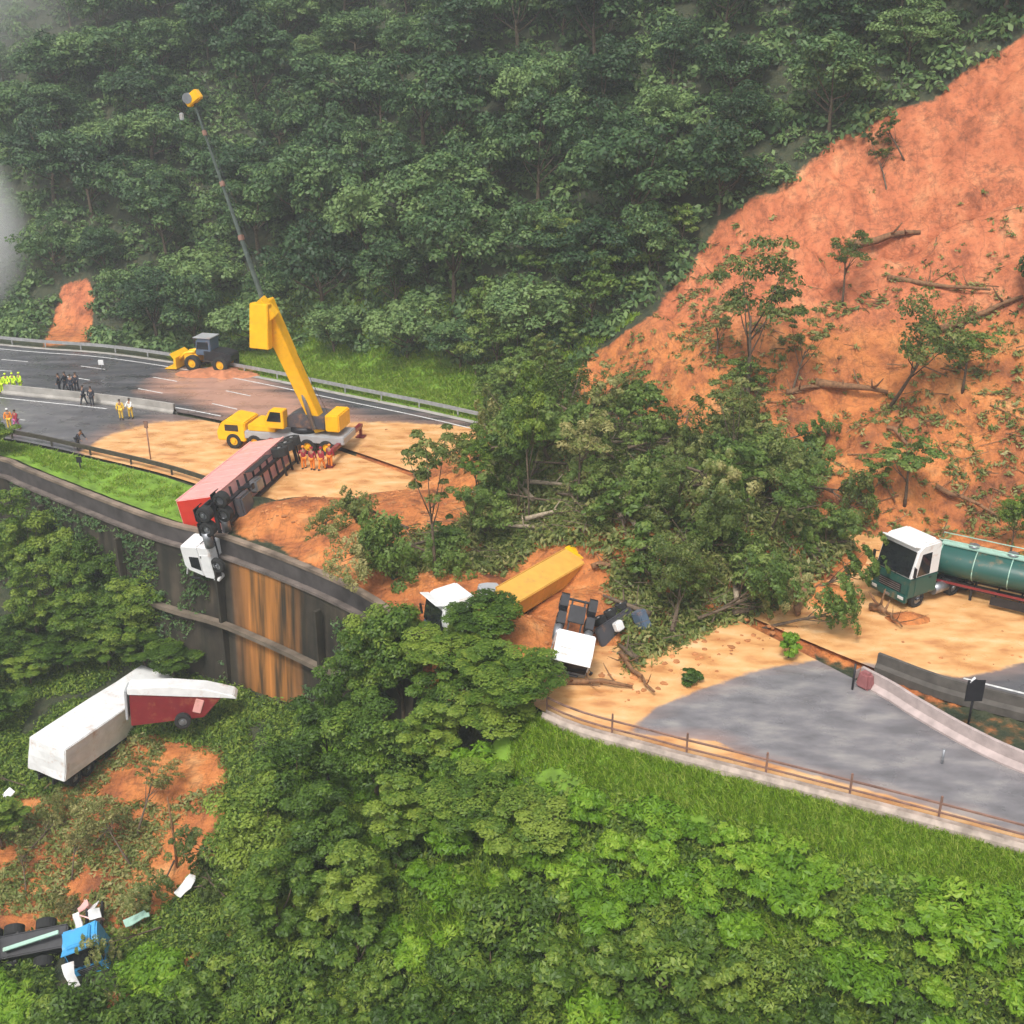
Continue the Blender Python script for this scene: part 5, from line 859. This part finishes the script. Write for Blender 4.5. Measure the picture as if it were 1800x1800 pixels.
# ------------------------------------------------------------------ people
def skin_mesh(name, joints, edges, root=0, sub=1):
    me = bpy.data.meshes.new(name); me.from_pydata([j[0] for j in joints], edges, []); o = bpy.data.objects.new(name, me); COL.objects.link(o)
    o.modifiers.new('s', 'SKIN'); sv = me.skin_vertices[0].data
    for k, j in enumerate(joints): r = j[1]; sv[k].radius = (r, r) if not isinstance(r, tuple) else r; sv[k].use_root = k == root
    s = o.modifiers.new('d', 'SUBSURF'); s.levels = sub; s.render_levels = sub
    dg = bpy.context.evaluated_depsgraph_get(); out = bpy.data.meshes.new_from_object(o.evaluated_get(dg)); bpy.data.objects.remove(o); out.name = name
    for f in out.polygons: f.use_smooth = True
    return out
def pose(kind):
    """joints for one pose; x is left-right, the person faces -y"""
    a = {'stand': (.1, .1, 0, 0, 0), 'walk': (.09, .09, .28, -.22, 0), 'arms': (.12, .12, .05, -.05, .8), 'bend': (.13, .13, .05, -.05, .4)}[kind]; bendy = -.35 if kind == 'bend' else 0; dz = -.1 if kind == 'bend' else 0
    J = dict(pel=(0, 0, .95), waist=(0, bendy * .3, 1.1 + dz * .2), chest=(0, bendy * .8, 1.32 + dz * .6), neck=(0, bendy * 1.15, 1.5 + dz), chin=(0, bendy * 1.25 - .01, 1.57 + dz), head=(0, bendy * 1.35 - .01, 1.66 + dz), top=(0, bendy * 1.45, 1.73 + dz))
    for s, n in ((-1, 'l'), (1, 'r')):
        st = a[2] if s < 0 else a[3]; J['hip' + n] = (s * .1, 0, .9); J['kn' + n] = (s * a[0], -st * .6 - .02, .5); J['an' + n] = (s * a[0] * 1.1, -st, .09); J['toe' + n] = (s * a[0] * 1.3, -st - .16, .04)
        J['sh' + n] = (s * .19, bendy * 1.0, 1.42 + dz); fw = a[4]; J['el' + n] = (s * .27, bendy - .05 - fw * .15 + st * .5, 1.16 + dz); J['wr' + n] = (s * (.28 - fw * .12), bendy - .12 - fw * .38 + st * .8, .93 + dz + fw * .2); J['pa' + n] = (s * (.28 - fw * .14), bendy - .15 - fw * .46 + st * .9, .86 + dz + fw * .22)
    return J
RB = dict(pel=(.15, .11), waist=(.13, .1), chest=(.17, .12), neck=.055, chin=.075, head=(.082, .1), top=.06, hipl=.09, hipr=.09, knl=.058, knr=.058, anl=.042, anr=.042, toel=.036, toer=.036, shl=.06, shr=.06, ell=.042, elr=.042, wrl=.028, wrr=.028, pal=.034, par=.034)
EDG = [('pel', 'waist'), ('waist', 'chest'), ('chest', 'neck'), ('neck', 'chin'), ('chin', 'head'), ('head', 'top')] + [(x + n, y + n) for n in 'lr' for x, y in (('hip', 'kn'), ('kn', 'an'), ('an', 'toe'), ('sh', 'el'), ('el', 'wr'), ('wr', 'pa'))] + [('pel', 'hipl'), ('pel', 'hipr'), ('chest', 'shl'), ('chest', 'shr')]
def body_parts(kind):
    J = pose(kind)
    def sk(nm, keys, grow, over={}):
        ks = list(keys); js = []
        for k in ks:
            r = over.get(k, RB[k]); r = tuple(q + grow for q in r) if isinstance(r, tuple) else r + grow; js.append((J[k], r))
        return skin_mesh(nm, js, [(ks.index(a), ks.index(b)) for a, b in EDG if a in ks and b in ks])
    body = sk('body', ['pel'] + [k for k in J if k != 'pel'], 0)
    bm = bmesh.new(); bm.from_mesh(body); mb = MB(); mb.bm.free(); mb.bm = bm        # fingers, nose and ears joined into the body
    for n, s in (('l', -1), ('r', 1)):
        p = Vector(J['pa' + n]); w_ = Vector(J['wr' + n]); f = (p - w_).normalized()
        for k in range(4): o_ = Vector((0, (k - 1.5) * .02, 0)); L_ = (.06, .075, .07, .055)[k]; mb.tube([p + o_, p + o_ + f * (.03 + L_ * .5), p + o_ + f * (.03 + L_) + Vector((-s * .02, 0, 0))], [.011, .01, .007], 5)
        mb.tube([w_.lerp(p, .5), p + Vector((0, -.045, 0)), p + Vector((0, -.05, 0)) + f * .04], [.012, .011, .008], 5)
    h = Vector(J['head']); mb.tube([h + Vector((0, -.09, .02)), h + Vector((0, -.125, -.025)), h + Vector((0, -.095, -.035))], [.01, .016, .01], 6)
    for s in (-1, 1): mb.ball(h + Vector((s * .088, 0, -.01)), .022, 1, (.5, 1, 1.4))
    bm.to_mesh(body); bm.free()
    jk = sk('jacket', ['waist', 'pel', 'chest', 'shl', 'shr', 'ell', 'elr', 'wrl', 'wrr'], .022); tr_ = sk('trousers', ['pel', 'hipl', 'hipr', 'knl', 'knr', 'anl', 'anr'], .022)
    bt = MB(); 
    for n in 'lr': bt.tube([Vector(J['an' + n]) + Vector((0, 0, .12)), Vector(J['an' + n])], [.065, .062], 8); bt.ball((Vector(J['an' + n]) + Vector(J['toe' + n])) / 2 + Vector((0, -.02, -.02)), .085, 2, (.62, 1.5, .62))
    boots = mesh_of(bt.build('boots', M_blk)); boots.transform(Matrix.Translation((0, 0, .0)))
    hp = MB().ball(h + Vector((0, .005, .045)), .115, 2, (.95, 1.08, .78)); helmet = mesh_of(hp.build('helmet', M_blk)); hr = MB().ball(h + Vector((0, .022, .03)), .1, 2, (1, 1.02, .95)); hair = mesh_of(hr.build('hair', M_hair)); hair.materials.clear()
    ey = MB()
    for s in (-1, 1): ey.ball(h + Vector((s * .032, -.088, .012)), .013, 1)
    ey.box(h + Vector((0, -.085, -.055)), (.045, .02, .01)); eyes = mesh_of(ey.build('face_features', M_hair))
    return dict(body=body, jacket=jk, trousers=tr_, boots=boots, helmet=helmet, hair=hair, face_features=eyes)
POSES = {k: body_parts(k) for k in ('stand', 'walk', 'arms', 'bend')}
def person(px, py, kind, top, bot, head, label, face=None, group=None, Yoff=0, s=1.):
    p = P2T(px, py); e = empty('person', p, (0, 0, face if face is not None else random.uniform(0, 6.28)), label, 'person', group); e.scale = (s, s, s); P = POSES[kind]
    for nm, m in (('body', M_skin), ('jacket', top), ('trousers', bot), ('boots', M_blk), ('helmet' if head is not M_hair else 'hair', head), ('face_features', M_hair)):
        me = P[nm].copy(); me.materials.clear(); me.materials.append(m); o = bpy.data.objects.new(nm, me); COL.objects.link(o); o.parent = e
    return e
gA = 'people in yellow-green jackets at the left edge'; gB = 'people in dark clothing on the left road'; gC = 'rescue workers in orange beside the crane'
for k, (x, y, ps, w_) in enumerate([(4, 692, 'stand', 'person in bright yellow-green clothing nearest the left edge of the picture'), (14, 690, 'walk', 'person in bright yellow-green clothing second from the left edge'), (26, 689, 'arms', 'person in bright yellow-green clothing third from the left edge'), (38, 688, 'stand', 'person in bright yellow-green clothing at the right of the left-edge group')]): person(x, y, ps, M_hivis, M_hivis, M_hivis, w_, random.uniform(-.6, .6), gA)
person(18, 755, 'stand', M_orange, M_ywc, M_wc, 'person in orange and yellow standing below the yellow-green group at far left', .3); person(31, 757, 'walk', M_mar, M_pinkcl, M_hair, 'person in maroon jacket and purple-pink trousers right of the orange-clad person', -.4)
for x, y, ps, w_ in [(106, 690, 'stand', 'leftmost person in dark clothing in the group on the left road'), (117, 687, 'walk', 'person in dark clothing second from left in the dark group'), (127, 692, 'stand', 'person in dark clothing in the middle of the dark group'), (136, 688, 'arms', 'person in dark clothing right of the middle of the dark group'), (149, 712, 'walk', 'person in dark clothing walking below the dark group'), (163, 714, 'stand', 'rightmost person in dark clothing below the dark group')]: person(x, y, ps, M_navy, M_navy, M_hair, w_, random.uniform(-3, 3), gB)
person(214, 738, 'stand', M_ywc, M_ywc, M_hair, 'person in yellow clothing left of the white-clad person on the road', .2); person(231, 736, 'arms', M_wc, M_ywc, M_hair, 'person in white top beside the yellow-clad person on the road', -.3)
person(138, 790, 'bend', M_navy, M_navy, M_hair, 'person in dark clothes bending at the near road edge by the ochre mud', 1.2)
for x, y, ps, w_ in [(535, 826, 'arms', 'leftmost of four rescue workers in maroon tops and orange trousers'), (550, 828, 'stand', 'second from left of the four workers in orange trousers'), (566, 828, 'walk', 'third from left of the four workers in orange trousers'), (581, 823, 'stand', 'rightmost of the four workers in orange trousers by the crane')]: person(x, y, ps, M_mar, M_orange, M_orange if x % 2 else M_mar, w_, random.uniform(2, 4), gC, s=1.05)

# ------------------------------------------------------------------ mist and air
def volume(name, d, col, label, build):
    m = bpy.data.materials.new(name + '_air'); m.use_nodes = True; t = m.node_tree; t.nodes.clear(); o_ = t.nodes.new('ShaderNodeOutputMaterial'); v = t.nodes.new('ShaderNodeVolumePrincipled'); v.inputs['Density'].default_value = d; v.inputs['Color'].default_value = (*col, 1); v.inputs['Anisotropy'].default_value = .1; t.links.new(v.outputs[0], o_.inputs['Volume'])
    o = build.build(name, m); return tag(o, label, 'mist', None, 'stuff')
def mist(d, label, loc, sc):
    """a soft cloud: density falls to nothing at its rim"""
    m = bpy.data.materials.new('mist_air'); m.use_nodes = True; t = m.node_tree; t.nodes.clear(); o_ = t.nodes.new('ShaderNodeOutputMaterial'); v = t.nodes.new('ShaderNodeVolumePrincipled'); v.inputs['Color'].default_value = (1, 1, 1, 1)
    tc = t.nodes.new('ShaderNodeTexCoord'); g = t.nodes.new('ShaderNodeTexGradient'); g.gradient_type = 'SPHERICAL'; n = t.nodes.new('ShaderNodeTexNoise'); n.inputs['Scale'].default_value = 2.2; n.inputs['Detail'].default_value = 3
    t.links.new(tc.outputs['Object'], g.inputs[0]); t.links.new(tc.outputs['Object'], n.inputs['Vector']); a = t.nodes.new('ShaderNodeMath'); a.operation = 'MULTIPLY'; t.links.new(g.outputs['Fac'], a.inputs[0]); t.links.new(n.outputs[0], a.inputs[1])
    b = t.nodes.new('ShaderNodeMath'); b.operation = 'MULTIPLY'; b.inputs[1].default_value = d * 4; t.links.new(a.outputs[0], b.inputs[0]); t.links.new(b.outputs[0], v.inputs['Density']); t.links.new(v.outputs[0], o_.inputs['Volume'])
    o = MB().ball((0, 0, 0), 1, 4).build('mist', m); o.location = loc; o.scale = sc; return tag(o, label, 'mist', None, 'stuff')
volume('haze', .0007, (.9, .95, 1), 'thin pale haze filling the air over the valley', MB().box((0, 160, 40), (560, 400, 130)))
mist(.3, 'bank of white mist in the gap beyond the left end of the road', (-68, 128, 3), (13, 13, 22))
mist(.028, 'thin cloud wisp drifting over the highest forest at upper left', (-86, 168, 44), (75, 30, 30))
# clods of earth
def clod(seed):
    rng = np.random.default_rng(seed); b = bmesh.new(); bmesh.ops.create_icosphere(b, subdivisions=1, radius=1); V = np.array([v.co[:] for v in b.verts]) * rng.uniform(.6, 1.2, (len(b.verts), 1)) * [1, 1, .6]; Fc = np.array([[v.index for v in f.verts] for f in b.faces]); b.free(); return V, Fc, np.full(len(Fc), .5)
M_clod = mat('clod_soil', (.42, .17, .06), .9, 0, .4, .4, .3)
xy = RNG.uniform([-26, 42], [34, 90], (60000, 2)); zz = np.maximum(gz(xy[:, 0], xy[:, 1]), 0); px, py = toPX(xy[:, 0], xy[:, 1], zz); onr = (sdist(xy[:, 0], xy[:, 1], W_) > .5) & (sdist(xy[:, 0], xy[:, 1], F_) < 1)
e1 = polydist(px, py, MUDR); wgt = np.where(inpoly(px, py, MUDR), np.exp(-e1 / 40.) * .1, 0) + np.where(inpoly(px, py, MUDL), .003, 0) + np.where(gz(xy[:, 0], xy[:, 1]) > .25, .5, 0) + np.where(polydist(px, py, DEB) < 45, .5, 0)
k = np.nonzero(onr & (RNG.uniform(0, 1, len(px)) < wgt))[0][:2600]; merged('earth_clods', [clod(k_) for k_ in range(5)], np.c_[xy[k], zz[k]], RNG.uniform(.03, .15, len(k)) * RNG.uniform(.6, 1.6, len(k)), RNG.uniform(0, 6.28, len(k)), M_clod, label='brown earth clods scattered over the mud and around the debris', cat='debris')
